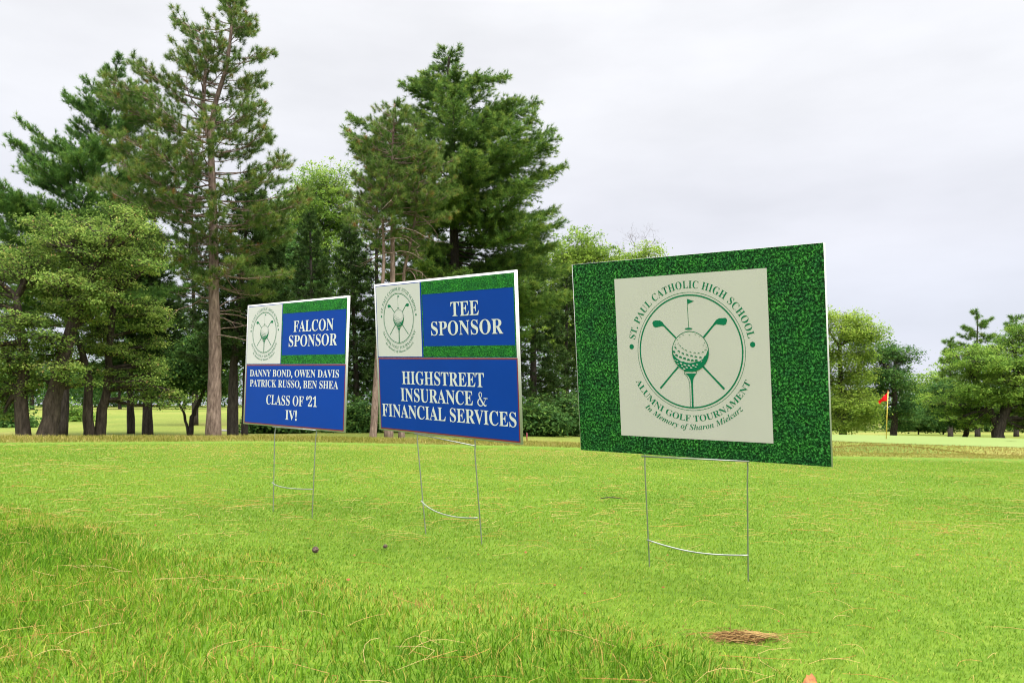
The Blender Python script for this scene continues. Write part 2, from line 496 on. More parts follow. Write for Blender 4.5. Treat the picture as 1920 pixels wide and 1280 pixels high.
# long tufts on the bank in front of the putting green
X = rng.uniform(7, 34, 110000); Y = rng.uniform(22, 34, 110000)
d = np.hypot((X - 23.0) / 13.5, (Y - 37.0) / 10.0)
k = ((d > 0.80) & (d < 1.15)) | (np.hypot((X - 12.3) / 4.5, (Y - 26.8) / 2.6) < 1)
X, Y = X[k], Y[k]
blade_mesh("bank_grass", np.stack([X, Y, terrain(X, Y)], 1), rng.uniform(0.03, 0.07, len(X)), rng.uniform(0.010, 0.02, len(X)), rng,
           leaf_mat("grass_bank", [(0, (0.13, 0.125, 0.022)), (0.5, (0.235, 0.18, 0.045)), (1, (0.32, 0.225, 0.075))], 0.3, noise=(0.5, 0.25)),
           0.6, label="brownish rough grass on the bank below the putting green")

# dry pine needles scattered over the tee
def arcs(rng, P, L, r, az, bend, lift, tintv, G, k=5):
    for i in range(len(P)):
        s = np.linspace(-0.5, 0.5, k) * L[i]
        c, sn = math.cos(az[i]), math.sin(az[i])
        q = bend[i] * (s * s - (L[i] / 2) ** 2) / L[i]
        pts = np.stack([P[i, 0] + c * s - sn * q, P[i, 1] + sn * s + c * q, P[i, 2] + lift[i] * (1 - (2 * s / L[i]) ** 2)], 1)
        a = np.stack([np.full(k, -sn), np.full(k, c), np.zeros(k)], 1) * r[i]
        up = np.array([0, 0, r[i] * 1.3])
        V = np.stack([pts - a, pts + a, pts + up], 1).reshape(-1, 3)
        F = []
        for j in range(k - 1):
            b0, b1 = j * 3, j * 3 + 3
            F += [(b0, b0 + 1, b1 + 1, b1), (b0 + 1, b0 + 2, b1 + 2, b1 + 1), (b0 + 2, b0, b1, b1 + 2)]
        G.add(V, None, F, t=tintv[i])
G = Geo()
for n_, y0, y1, rad in ((520, 1.0, 2.6, 0.00040), (1350, 2.6, 4.6, 0.0006), (800, 4.6, 7.9, 0.0009)):
    X, Y = scatter(rng, n_, y0, y1)
    cl = clumpy(X, Y, 3.0, 21)
    k = cl + rng.normal(0, 0.5, n_) > -0.35
    X, Y = X[k], Y[k]; m_ = len(X)
    inr = rough_depth(X, Y) > 0
    P = np.stack([X, Y, TEE_SLOPE * X + np.where(inr, 0.021, 0.0095)], 1)
    arcs(rng, P, rng.uniform(0.035, 0.13, m_), np.full(m_, rad), rng.normal(0.15, 1.1, m_), rng.normal(0, 0.75, m_), rng.uniform(0, 0.008, m_), rng.uniform(0.15, 1, m_), G)
o = G.build("fallen_pine_needles", NEEDLE_DRY, use_tint=True)
tag(o, "dry tan pine needles scattered over the tee grass", "pine needles", None, "stuff")
# small brown seed scraps
X, Y = scatter(rng, 300, 1.3, 6.0)
k = rough_depth(X, Y) < 0.02
X, Y = X[k], Y[k]
V, F = [], []
G = Geo()
for x, y in zip(X, Y):
    s = rng.uniform(0.002, 0.0048); n_ = 6
    c = np.array([x, y, TEE_SLOPE * x + 0.0095])
    pts = [c + s * np.array([math.cos(q) * rng.uniform(.6, 1.3), math.sin(q) * rng.uniform(.6, 1.3), rng.uniform(-.2, .3)]) for q in np.arange(n_) * 2 * math.pi / n_]
    G.add(pts + [c + np.array([0, 0, s * .9])], [(i, (i + 1) % n_, n_) for i in range(n_)], t=rng.uniform(0, .25))
o = G.build("fallen_bud_scales", leaf_mat("bud_scale", [(0, (0.16, 0.05, 0.02)), (1, (0.45, 0.22, 0.09))], 0.1), use_tint=True)
tag(o, "tiny reddish brown bud scales littering the tee grass", "bud scales", None, "stuff")

# ------------------------------------------------------------------ trees
UP = np.array([0, 0, 1.0])
def unit(v): return v / (np.linalg.norm(v, axis=-1, keepdims=True) + 1e-9)

def needle_tufts(G, P, A, rng, K, length, width, spread, tint, tvar=0.12, shoot=0.0):
    """P (N,3) tuft centres, A (N,3) shoot directions; K needles each"""
    n = len(P)
    if n == 0: return
    Pn = np.repeat(P, K, 0); An = np.repeat(A, K, 0)
    if shoot: Pn = Pn - An * (rng.random((n * K, 1)) * shoot)
    D = unit(An + spread * rng.standard_normal((n * K, 3)))
    S = unit(np.cross(D, rng.standard_normal((n * K, 3))))
    L = length * rng.uniform(0.7, 1.2, (n * K, 1))
    V = np.stack([Pn - S * width / 2, Pn + S * width / 2, Pn + D * L], 1).reshape(-1, 3)
    F = np.arange(n * K * 3).reshape(-1, 3)
    t = np.repeat(np.clip(np.repeat(tint, K) + tvar * rng.standard_normal(n * K), 0, 1), 3)
    G.add(V, F, None, t)

def profile_fn(rowsl, Y, cx):
    """rows (py, left px, right px) -> function of world z giving reach to the left and right of the trunk"""
    zs = np.array([at(960, py, Y)[2] for py, a, b in rowsl])
    ce = np.array([cx(z) for z in zs])
    lf = np.array([c - at(a, py, Y)[0] for (py, a, b), c in zip(rowsl, ce)])
    rt = np.array([at(b, py, Y)[0] - c for (py, a, b), c in zip(rowsl, ce)])
    o = np.argsort(zs)
    return lambda z: (np.interp(z, zs[o], lf[o]), np.interp(z, zs[o], rt[o]))

def conifer(name, label, Y, trunk_px, trunk_r, rowsl, kind, needles, bark, seed, n_branch, extra_trunks=(), group=None, z_low=None,
            density=1.0, gaps=0.0, nscale=1.0, base_py=None, dead=0, dyn=1.0, tiers=0, fan=1.0):
    """a pine: trunk through the given photo points at distance Y, branches reaching to the outline rows"""
    rng = np.random.default_rng(seed)
    tp = np.array([at(x, y, Y) for x, y in trunk_px])
    base = np.array([tp[0][0], Y, float(terrain(tp[0][0], Y))])
    tp[0][2] = base[2] - 0.15
    root = empty(name, base, label, "tree", group)
    tz = tp[:, 2]
    tr = np.interp(tz, [tz[0], tz[-1]], [trunk_r, trunk_r * 0.16])
    tr[0] *= 1.12
    T = Geo()
    zz = np.linspace(tz[0], tz[-1], 26)
    line = np.stack([np.interp(zz, tz, tp[:, 0]), np.full(26, Y) + 0.04 * np.sin(zz * 1.3 + seed), zz], 1)
    T.tube(line - base, np.interp(zz, tz, tr), 10, True, 0.05, rng)
    cx = lambda z: float(np.interp(z, tz, tp[:, 0]))
    stems = [(tz, tp)]
    for ex in extra_trunks:
        ep = np.array([at(x, y, Y) for x, y in ex[1]])
        ep[:, 1] += np.linspace(0, ex[2] if len(ex) > 2 else 0.3, len(ep))
        T.tube(ep - base, np.linspace(ex[0], ex[0] * 0.25, len(ep)), 8, True, 0.05, rng)
        stems.append((ep[:, 2], ep))
    prof = profile_fn(rowsl, Y, cx)
    z1 = max(at(960, rowsl[0][0], Y)[2], tz[-1]); z0 = at(960, rowsl[-1][0], Y)[2]
    N = Geo()
    TP, TA, TT = [], [], []
    tw0, tw1 = [], []
    slope_top, slope_low = (0.5, 0.02) if kind == 'red' else ((0.75, 0.06) if kind == 'white_up' else (0.45, -0.02))
    for i in range(n_branch):
        f = (i + rng.random() * 0.8) / n_branch                      # 0 low, 1 top
        ztip = z0 + (z1 - z0) * f ** 0.92
        az = i * 2.39996 + rng.normal(0, 0.35)
        if tiers:
            q_ = (ztip - z0) / (z1 - z0) * tiers
            ztip = z0 + (z1 - z0) / tiers * (round(q_) + 0.16 * rng.standard_normal() + 0.3 * math.sin(az + round(q_) * 2.1))
        c, s = math.cos(az), math.sin(az)
        lf, rt = prof(ztip)
        side = rt if c > 0 else lf
        mean = 0.5 * (max(lf, 0.1) + max(rt, 0.1))
        L = (abs(c) ** 1.2 * side + (1 - abs(c) ** 1.2) * mean * 0.8 * dyn) * rng.choice([0.48, 0.8, 1.0, 1.08], p=[.24, .28, .36, .12]) * rng.uniform(0.88, 1.05)
        if kind == 'white': L *= 1.08
        if L < 0.15: L = 0.15
        slope = slope_low + (slope_top - slope_low) * f + rng.normal(0, 0.07)
        zb = min(ztip - slope * L, tz[-1] - 0.02)
        zb = max(zb, z_low if z_low is not None else z0 - 1)
        st = stems[0]
        if len(stems) > 1:
            cand = [q for q in stems[1:] if q[0][0] < zb < q[0][-1]]
            if cand and rng.random() < 0.5: st = cand[rng.integers(len(cand))]
        bx = np.interp(zb, st[0], st[1][:, 0]); by = np.interp(zb, st[0], st[1][:, 1])
        P0 = np.array([bx, by, zb]); Ltot = L
        if st is not stems[0]:
            dx = bx - cx(zb); Ltot = max(0.4, L - c * dx)
        k = 7
        q = np.linspace(0, 1, k)
        sag = (0.10 if kind != 'white_up' else 0.0) * Ltot
        bend = rng.normal(0, 0.07) * Ltot
        pts = np.stack([P0[0] + c * q * Ltot - s * bend * np.sin(q * 3.1), P0[1] + s * q * Ltot + c * bend * np.sin(q * 3.1),
                        zb + (ztip - zb) * q ** (1.5 if kind != 'white_up' else 1.2) - sag * np.sin(q * math.pi) * (1 - f)], 1)
        r0 = min(0.05, 0.010 + 0.0075 * Ltot) * (1.0 if kind != 'dark' else 0.8)
        T.tube(pts - base, np.linspace(r0, 0.008, k), 5, False)
        # twigs
        nt_ = int((5 + Ltot * 8) * density * fan)
        q0 = 0.34 if kind == 'red' else 0.2
        if Ltot < 1.2: q0 = 0.05
        qs = q0 + (1 - q0) * rng.random(nt_) ** 0.75
        tl = (0.22 + 0.34 * Ltot * (1.08 - qs)) * rng.uniform(0.45, 1.15, nt_)
        tl *= fan ** 0.5
        if kind == 'red': tl = np.minimum(tl, 0.95)
        tl = np.minimum(tl, 1.9)
        pp = np.stack([np.interp(qs, q, pts[:, j]) for j in range(3)], 1)
        sgn = rng.choice([-1, 1], nt_)
        spread_ = rng.uniform(0.35, 1.15, nt_) * sgn
        dirx = np.cos(az + spread_); diry = np.sin(az + spread_)
        upz = rng.normal(0.30 if kind == 'red' else (0.42 if kind == 'white_up' else 0.10), 0.28, nt_)
        D = unit(np.stack([dirx, diry, upz], 1))
        E = pp + D * tl[:, None]
        tw0.append(pp); tw1.append(E)
        step = (0.25 if kind == 'red' else 0.15) * nscale
        for j in range(nt_):
            m_ = max(1, int(tl[j] / step))
            fr = (np.arange(m_) + 0.75) / m_ if kind != 'red' else 1 - np.arange(m_) / max(m_, 1) * 0.75
            TP.append(pp[j] + D[j] * (tl[j] * fr)[:, None] + rng.normal(0, 0.03, (m_, 3)))
            a_ = D[j] * 0.6 + UP * (0.65 if kind == 'red' else (0.7 if kind == 'white_up' else 0.12))
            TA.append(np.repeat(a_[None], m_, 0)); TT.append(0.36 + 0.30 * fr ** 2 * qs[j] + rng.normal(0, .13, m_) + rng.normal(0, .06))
        TP.append(pts[-1:]); TA.append(unit(np.array([[c, s, 0.7]]))); TT.append(np.array([.55]))
    # crown top
    topz = np.linspace(tz[-1] - 0.9, tz[-1], 9)
    TP.append(np.stack([np.interp(topz, tz, tp[:, 0]), np.full(9, Y), topz], 1)); TA.append(np.repeat(UP[None], 9, 0)); TT.append(np.full(9, .5))
    TP, TA, TT = np.vstack(TP), unit(np.vstack(TA)), np.concatenate(TT)
    if kind == 'red':
        dead_t = rng.random(len(TT)) < 0.012
        TT = np.where(dead_t, 1.0, np.minimum(TT, 0.8))
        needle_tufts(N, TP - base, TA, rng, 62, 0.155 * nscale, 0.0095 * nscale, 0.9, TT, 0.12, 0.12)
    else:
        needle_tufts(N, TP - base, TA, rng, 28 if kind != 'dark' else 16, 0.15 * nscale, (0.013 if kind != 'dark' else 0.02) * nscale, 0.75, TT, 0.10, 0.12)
    T.cones(np.vstack(tw0) - base, np.vstack(tw1) - base, 0.009, 0.004)
    if dead:                                                        # bare dead limbs low on the trunk
        for i in range(dead):
            zb = rng.uniform(z0 - 0.3 * (z0 - tz[0]), z0 + 1.2)
            sx = rng.choice([-1, 1]); L = rng.uniform(0.8, 2.2)
            p = np.array([cx(zb), Y, zb]); pts = [p]
            d = unit(np.array([sx, rng.normal(0, .6), rng.normal(.1, .2)]))
            for j in range(5):
                d = unit(d + rng.normal(0, .28, 3) + np.array([0, 0, -.12])); p = p + d * L / 5; pts.append(p)
                if j > 0:
                    e2 = p + unit(d + rng.normal(0, .8, 3)) * rng.uniform(.2, .6)
                    T.cones([p - base], [e2 - base], .010, .004)
            T.tube(np.array(pts) - base, np.linspace(.028, .006, 6), 5, False)
    T.build("trunk", bark, root, smooth=True)
    cr_ = N.build("crown", needles, root, use_tint=True)
    return root

def leaf_quads(G, C, Nn, size, rng, tint, fold=0.25):
    n = len(C)
    A = unit(np.cross(Nn, rng.standard_normal((n, 3)))); B = np.cross(Nn, A)
    L = size * rng.uniform(0.65, 1.25, (n, 1)); W = L * rng.uniform(0.45, 0.62, (n, 1))
    V = np.stack([C - A * L / 2, C + B * W / 2 + Nn * L * fold * .3, C + A * L / 2, C - B * W / 2 + Nn * L * fold * .3], 1).reshape(-1, 3)
    b = (np.arange(n) * 4)[:, None]
    F = np.concatenate([np.array([[0, 1, 2]]) + b, np.array([[0, 2, 3]]) + b])
    G.add(V, F, None, np.repeat(tint, 4))

def broadleaf(name, label, Y, trunks, clumps, leaves, bark, seed, n_sub=260, per=42, leaf=0.09, sig=0.24, fill=1.9, flat=0.75, cat="tree", group=None,
              dspread=0.55, twig=0.007, bare=0, hang=0.0, limb_r=0.5, layers=0):
    """trunks: list of (radius, [(px,py)...]); clumps: (px, py, rx px, ry px[, depth shift])"""
    rng = np.random.default_rng(seed)
    m2 = Y / FPX
    x0 = at(trunks[0][1][0][0], 800, Y)[0]
    base = np.array([x0, Y, float(terrain(x0, Y))])
    root = empty(name, base, label, cat, group)
    T = Geo(); N = Geo()
    tops = []
    for tr_, pl in trunks:
        P = np.array([at(a, b, Y) for a, b in pl])
        P[0][2] = min(P[0][2], float(terrain(P[0][0], Y)) - 0.1)
        P[:, 1] += np.linspace(0, rng.normal(0, .4), len(P))
        s = np.linspace(0, 1, len(P)); s2 = np.linspace(0, 1, 12)
        PP = np.stack([np.interp(s2, s, P[:, j]) for j in range(3)], 1)
        PP[1:-1] += rng.normal(0, tr_ * 0.16, (10, 3))
        rad = tr_ * np.interp(s2, [0, .12, 1], [1.2, 1.0, limb_r])
        T.tube(PP - base, rad, 9, True, 0.07, rng)
        tops.append(PP)
    allp = np.vstack([q[4:] for q in tops])
    if layers:
        cl2 = []
        for c in clumps:
            for q_ in range(layers):
                v_ = (q_ + .5) / layers * 2 - 1
                cl2.append((c[0] + rng.normal(0, .35) * c[2], c[1] + v_ * c[3] * .95, c[2] * rng.uniform(.6, .95), c[3] * .42 / (layers / 2.5),
                            rng.uniform(-1, 1) * dspread * 1.3 * c[2] * Y / FPX))
        clumps = cl2
    area = np.array([c[2] * c[3] for c in clumps], float); area /= area.sum()
    tw0, tw1 = [], []
    for c, fa in zip(clumps, area):
        dy = c[4] if len(c) > 4 else rng.uniform(-1, 1) * dspread * np.mean([c[2], c[3]]) * m2
        ctr = at(c[0], c[1], Y); ctr[1] += dy
        R = np.array([c[2] * m2, 0.9 * c[2] * m2, c[3] * m2])
        # limb from the nearest trunk point
        low = allp[np.argmin(np.linalg.norm(allp - ctr, axis=1) + 0.6 * np.maximum(0, allp[:, 2] - ctr[2]))]
        mid = (low + ctr) / 2 + rng.normal(0, .12, 3) * np.linalg.norm(ctr - low)
        q = np.linspace(0, 1, 7)[:, None]
        limb = (1 - q) ** 2 * low + 2 * q * (1 - q) * mid + q * q * ctr
        T.tube(limb - base, np.linspace(trunks[0][0] * 0.42, 0.02, 7), 6, False, .05, rng)
        ns = max(4, int(n_sub * fa * fill))
        d = unit(rng.standard_normal((ns, 3))); d[:, 2] *= np.where(d[:, 2] < 0, 0.8, 1.0)
        rr = rng.random(ns) ** 0.42 * (1 + 0.30 * np.sin(d[:, 0] * 4.3 + seed) * np.cos(d[:, 2] * 5.1 + c[0]) + 0.12 * np.sin(d[:, 1] * 9 + c[1]))
        sprig = rng.random(ns) < 0.16
        rr[sprig] = rng.uniform(1.0, 1.38, sprig.sum())
        S = ctr + d * R * rr[:, None]
        st = limb[rng.integers(2, 7, ns)]
        kn = st * 0.45 + S * 0.55 + rng.normal(0, .12, (ns, 3)) * R.mean()
        tw0 += [st, kn]; tw1 += [kn, S]
        sg = sig * rng.uniform(0.5, 1.3, (ns, 1)) * np.array([[1, 1, flat * .6]])
        sg[sprig] *= 0.7
        C = (S[:, None, :] + rng.standard_normal((ns, per, 3)) * sg[:, None, :]).reshape(-1, 3)
        if hang: C[:, 2] -= np.abs(rng.normal(0, hang, len(C)))
        Nn = unit(np.repeat(d, per, 0) * 0.5 + UP * 0.9 + 0.65 * rng.standard_normal((ns * per, 3)))
        tt = np.clip(np.repeat(0.45 + 0.15 * rng.standard_normal(ns) + rng.normal(0, .08), per) + 0.17 * rng.standard_normal(ns * per), 0, .93)
        rd = rng.random(len(tt)) < 0.012; tt[rd] = 1.0
        leaf_quads(N, C - base, Nn, leaf * 1.35, rng, tt)
    T.cones(np.vstack(tw0) - base, np.vstack(tw1) - base, twig * 1.6, twig)
    T.build("trunk", bark, root, smooth=True)
    N.build("crown", leaves, root, use_tint=True)
    return root

def bare_tree(name, label, Y, trunk_px, r, seed, depth=6):
    rng = np.random.default_rng(seed)
    P = np.array([at(a, b, Y) for a, b in trunk_px])
    base = np.array([P[0][0], Y, float(terrain(P[0][0], Y))]); P[0][2] = base[2] - .1
    root = empty(name, base, label, "tree")
    T = Geo()
    T.tube(P - base, np.linspace(r, r * .45, len(P)), 7, True)
    def grow(p, d, L, rad, k):
        pts = [p]
        for j in range(4):
            d = unit(d + rng.normal(0, .16, 3)); p = p + d * L / 4; pts.append(p)
        (Tl if k > 2 else Tb).tube(np.array(pts) - base, np.linspace(rad, rad * .6, 5), 5 if k > 2 else 3, False)
        if k:
            for _ in range(rng.integers(2, 4)):
                grow(pts[rng.integers(2, 5)], unit(d + rng.normal(0, .55, 3) + UP * .1), L * rng.uniform(.6, .85), rad * .6, k - 1)
    Tl = T; Tb = Geo()
    for j in range(5):
        a = rng.uniform(0, 6.28)
        grow(P[-1 - (j % 2)], unit(np.array([math.cos(a) * .9, math.sin(a) * .5, 1.0])), L=(P[-1][2] - base[2]) * .115, rad=r * .4, k=depth)
    T.build("trunk", BARK_BARE, root, smooth=True)
    Tb.build("twigs", BARK_BARE, root)
    return root

# --- the tall red pine left of the signs
conifer("red_pine", "tall sparse red pine with forked top and a straight pinkish trunk left of the signs", 28,
        [(402, 830), (402, 700), (402, 580), (400, 430), (398, 330), (396, 245), (403, 190), (424, 130), (432, 80), (440, 5)], 0.25,
        [(-12, 415, 462), (40, 335, 480), (62, 290, 500), (105, 325, 522), (130, 250, 508), (160, 225, 482), (190, 205, 512), (230, 195, 530), (260, 190, 545),
         (300, 185, 552), (325, 180, 576), (355, 175, 576), (390, 220, 565), (420, 250, 545), (450, 300, 530), (500, 335, 560), (545, 350, 565)], 'red', N_RED, BARK_PINE, 5, 172,
        extra_trunks=[(0.12, [(394, 262), (384, 238), (374, 190), (377, 110), (372, 55), (366, 30)], 0.8)], z_low=4.4, dead=16, density=1.2, nscale=1.12)
# --- white pine at far left
conifer("white_pine", "broad dark green white pine with upswept boughs at the far left", 34,
        [(112, 830), (122, 700), (150, 450), (190, 300), (216, 150), (218, 128)], 0.26,
        [(128, 205, 236), (165, 172, 300), (190, 140, 312), (235, 88, 330), (285, 30, 340), (335, 0, 345), (400, -50, 340), (450, -70, 330), (520, -60, 330), (600, -40, 320)],
        'white_up', N_WHITE, BARK_DARK, 9, 170, z_low=1.5, nscale=1.3, density=1.1, tiers=13, fan=1.5)
# --- big white pine in the middle
conifer("white_pine", "large layered white pine with long level boughs towering behind the middle sign", 37,
        [(862, 830), (858, 650), (852, 450), (846, 250), (840, 140), (842, 108)], 0.33,
        [(106, 822, 868), (130, 775, 955), (160, 765, 925), (190, 752, 972), (215, 660, 985), (245, 640, 1030), (272, 690, 1058), (295, 660, 1076), (318, 690, 1010), (345, 690, 1062),
         (385, 690, 1085), (410, 700, 1050), (440, 710, 1062), (485, 720, 1065), (525, 740, 1055), (565, 760, 1040), (620, 770, 1030)],
        'white', N_WHITE2, BARK_DARK, 21, 165, z_low=2.2, nscale=1.3, density=1.1, tiers=13, fan=1.9)
# --- three slim red pines behind the middle sign
conifer("red_pine", "slim red pine with a leaning trunk, nearest the left edge of the middle sign", 29, [(699, 830), (706, 690), (716, 560), (720, 480), (716, 380), (722, 300)], 0.125,
        [(298, 700, 745), (320, 672, 765), (350, 655, 770), (385, 640, 760), (415, 630, 755), (440, 650, 745)], 'red', N_RED, BARK_PINE, 31, 50, group="slim red pines behind the middle sign", z_low=3.5, dead=5)
conifer("red_pine", "slim straight red pine, tallest of the three above the middle sign's logo", 29.6, [(729, 830), (731, 650), (736, 520), (736, 400), (735, 300), (740, 192)], 0.165,
        [(190, 725, 760), (215, 690, 785), (250, 660, 800), (290, 655, 815), (325, 668, 830), (360, 662, 812), (395, 690, 800)], 'red', N_RED, BARK_PINE, 32, 74, group="slim red pines behind the middle sign", z_low=4, dead=5)
conifer("red_pine", "slim red pine leaning right behind the blue face of the middle sign", 30.2, [(752, 830), (756, 640), (757, 510), (776, 430), (784, 350), (796, 275)], 0.12,
        [(262, 770, 850), (290, 755, 862), (325, 745, 872), (355, 750, 890), (385, 760, 882), (420, 742, 830), (455, 735, 815), (480, 750, 800)], 'red', N_RED, BARK_PINE, 33, 64, group="slim red pines behind the middle sign", z_low=3.4, dead=8)
# --- darker pines standing behind
BG = "dark pines filling the wood behind the signs"
for spec in [
    ("dark pine whose narrow black trunk stands right of the forked hawthorn", 38, 245, 395, 95, 0.17, 41, 250, 640),
    ("dark pine with a stubby black trunk beside its narrower neighbour", 37, 277, 430, 100, 0.22, 42, 285, 660),
    ("dark pine with a thick brown trunk just left of the leftmost sign", 33, 437, 330, 105, 0.22, 43, 470, 640),
    ("dark pine with a black trunk half hidden by the leftmost sign's edge", 34, 459, 380, 95, 0.13, 44, 520, 650),
    ("dark pine behind the leftmost sign's top right corner", 44, 590, 400, 85, 0.2, 45, 580, 700),
    ("dark pine in the gap between the two blue signs", 46, 668, 420, 85, 0.2, 46, 655, 720),
    ("dark pine filling the gap behind the three slim red pines", 47, 706, 300, 85, 0.2, 53, 706, 700),
    ("dark pine right behind the trunk of the towering white pine", 50, 845, 340, 95, 0.2, 54, 845, 700),
    ("dark pine deep in the wood above the middle sign", 48, 775, 400, 90, 0.2, 47, 775, 700),
    ("dark pine between the middle sign and the green sign", 43, 1000, 440, 80, 0.24, 48, 1000, 720),
    ("dark pine close to the green sign's left edge", 50, 1062, 500, 75, 0.2, 49, 1062, 740),
    ("dark pine in the back of the wood behind the tall red pine", 52, 365, 330, 90, 0.2, 50, 360, 690),
]:
    lab, Yd, px, top, hw, tr_, sd, pxt, low = spec
    low += 35
    rr = random.Random(sd)
    n_ = 9
    prow = []
    for i in range(n_):
        f = i / (n_ - 1)
        wv = hw * (0.10 + 0.9 * f ** 0.75) * rr.uniform(0.85, 1.12)
        cxp = pxt + (px - pxt) * f
        prow.append((top + (low - top) * f, cxp - wv, cxp + wv))
    conifer("pine", lab, Yd, [(px, 830), (px, 700), (px + (pxt - px) * .5, (700 + top) / 2), (pxt, top)], tr_, prow, 'dark', N_DARK, BARK_DARK, sd, 150,
            z_low=1.2, nscale=1.75, density=0.95, group=BG)

# --- spreading hawthorns at the left
broadleaf("hawthorn", "spreading yellow green hawthorn with twin splayed trunks at the left edge", 23,
          [(0.19, [(52, 820), (44, 740), (52, 660), (40, 560)]), (0.25, [(84, 820), (98, 760), (112, 690), (150, 560), (185, 480)])],
          [(40, 470, 70, 40), (110, 435, 60, 35), (170, 430, 60, 36), (-30, 520, 75, 45), (60, 545, 80, 42), (150, 510, 80, 42), (215, 470, 60, 40), (20, 620, 80, 45), (110, 605, 80, 42),
           (190, 570, 70, 40), (40, 690, 60, 32), (-50, 640, 60, 60), (100, 670, 50, 30), (240, 430, 45, 28), (5, 760, 34, 28, -1.0), (130, 705, 40, 22), (70, 722, 36, 18), (-20, 715, 40, 26)],
          L_HAW, BARK_GREY, 61, n_sub=1000, per=40, leaf=0.062, sig=0.17, fill=1.35, layers=3, group="spreading hawthorns at the left")
broadleaf("hawthorn", "spreading hawthorn with a V forked trunk and a low bough reaching right", 25,
          [(0.17, [(172, 820), (172, 770), (175, 710), (160, 640)]), (0.16, [(182, 822), (190, 770), (202, 725), (206, 660), (215, 560)])],
          [(185, 470, 60, 40), (245, 450, 55, 38), (280, 480, 40, 30), (150, 560, 60, 40), (225, 540, 60, 36), (270, 590, 50, 32), (190, 630, 60, 34), (255, 660, 48, 30), (290, 700, 40, 24),
           (310, 745, 30, 20), (140, 660, 40, 26), (220, 410, 50, 22), (235, 712, 36, 18), (165, 700, 30, 16), (270, 740, 30, 14)],
          L_HAW, BARK_GREY, 62, n_sub=720, per=40, leaf=0.060, sig=0.17, fill=1.25, layers=3, group="spreading hawthorns at the left")
broadleaf("small_tree", "small dark forked tree left of the tall red pine's trunk", 36, [(0.11, [(356, 822), (357, 785), (366, 765), (385, 715), (390, 690)]), (0.07, [(356, 800), (347, 775), (338, 750)])],
          [(350, 700, 50, 35), (400, 715, 42, 30), (330, 735, 30, 20), (385, 660, 45, 35)], L_MID, BARK_DARK, 63, n_sub=200, per=34, leaf=0.11, sig=0.3)
# bushes under the left trees
broadleaf("bush", "bright green bush seen between the left trunks", 60, [(0.06, [(150, 812), (150, 780)])], [(150, 785, 30, 26), (135, 800, 20, 14)], L_BRI, BARK_DARK, 64, 70, 34, 0.16, 0.4, cat="bush")
broadleaf("bush", "dark bush low at the left edge beside the twin trunks", 48, [(0.06, [(15, 812), (15, 790)])], [(5, 782, 36, 28), (45, 795, 25, 16)], L_MID, BARK_DARK, 65, 80, 34, 0.14, 0.38, cat="bush")
# far tree line beyond the left fairway
far = [("far broadleaf tree across the left fairway, behind the white pine", 105, 60, 690, 70, 66, L_MID), ("far rounded tree across the left fairway above the black trunks", 110, 225, 680, 70, 67, L_MID),
       ("far tree across the left fairway beside the tall red pine", 112, 345, 690, 65, 68, L_BRI)]
for lab, Yd, px, py, rx, sd, mt in far:
    broadleaf("broadleaf_tree", lab, Yd, [(0.25, [(px, 790), (px, 740), (px, py)])], [(px, py, rx, 60), (px - 40, py + 30, rx * .6, 38), (px + 40, py + 28, rx * .6, 38)], mt, BARK_DARK, sd, 170, 30, 0.26, 0.6, group="far trees across the left fairway")
# far wood closing the view behind the trees
rng = np.random.default_rng(555)
N = Geo()
nb = 4200
bx_ = rng.uniform(-150, 60, nb); by_ = rng.uniform(128, 150, nb)
topz = 8 + 7.5 * sstep(-72, -58, bx_) * (1 - sstep(10, 24, bx_)) + 2.2 * np.sin(bx_ * .11) + 1.6 * np.sin(bx_ * .31 + 1) + np.where(bx_ > 20, -2.5, 0)
bz_ = terrain(bx_, by_) + topz * rng.random(nb) ** 0.8
C = np.stack([bx_, by_, bz_], 1)
C = (C[:, None, :] + rng.standard_normal((nb, 26, 3)) * [1.0, .8, .7]).reshape(-1, 3)
leaf_quads(N, C, unit(UP + .8 * rng.standard_normal(C.shape)), 0.62, rng, np.clip(np.repeat(rng.normal(.42, .16, nb), 26) + .12 * rng.standard_normal(len(C)), 0, 1))
tag(N.build("far_wood", L_MID, use_tint=True), "far dark wood closing the view beyond the fairway", "wood", None, "stuff")
# bright broadleaf trees behind the wood
broadleaf("broadleaf_tree", "bright green broadleaf tree rising between the tall red pine and the slim pines", 62, [(0.3, [(610, 830), (610, 600), (612, 430)])],
          [(615, 350, 52, 50), (572, 360, 44, 44), (550, 425, 44, 46), (580, 400, 50, 50), (640, 410, 50, 60), (600, 470, 60, 50), (570, 500, 40, 50), (650, 500, 50, 50), (610, 560, 70, 45)], L_BRI, BARK_DARK, 71, 640, 36, 0.15, 0.42)
broadleaf("broadleaf_tree", "mid green tree low behind the leftmost sign", 58, [(0.25, [(540, 830), (545, 650), (545, 500)])],
          [(545, 480, 50, 50), (520, 540, 55, 50), (580, 560, 55, 50), (540, 620, 60, 40), (600, 640, 50, 40)], L_MID, BARK_DARK, 72, 360, 34, 0.16, 0.42)
broadleaf("broadleaf_tree", "yellow green tree with a rounded top beside the green sign's upper left corner", 60, [(0.28, [(1090, 830), (1090, 640), (1095, 520)])],
          [(1100, 470, 52, 40), (1060, 490, 45, 40), (1135, 500, 45, 36), (1060, 550, 50, 45), (1110, 560, 60, 50), (1050, 620, 48, 45), (1100, 660, 60, 50)], L_YEL, BARK_DARK, 73, 560, 36, 0.15, 0.42)
bare_tree("dead_tree", "bare dead tree with grey twigs above the green sign", 66, [(1188, 830), (1188, 650), (1187, 540), (1186, 500)], 0.12, 74)
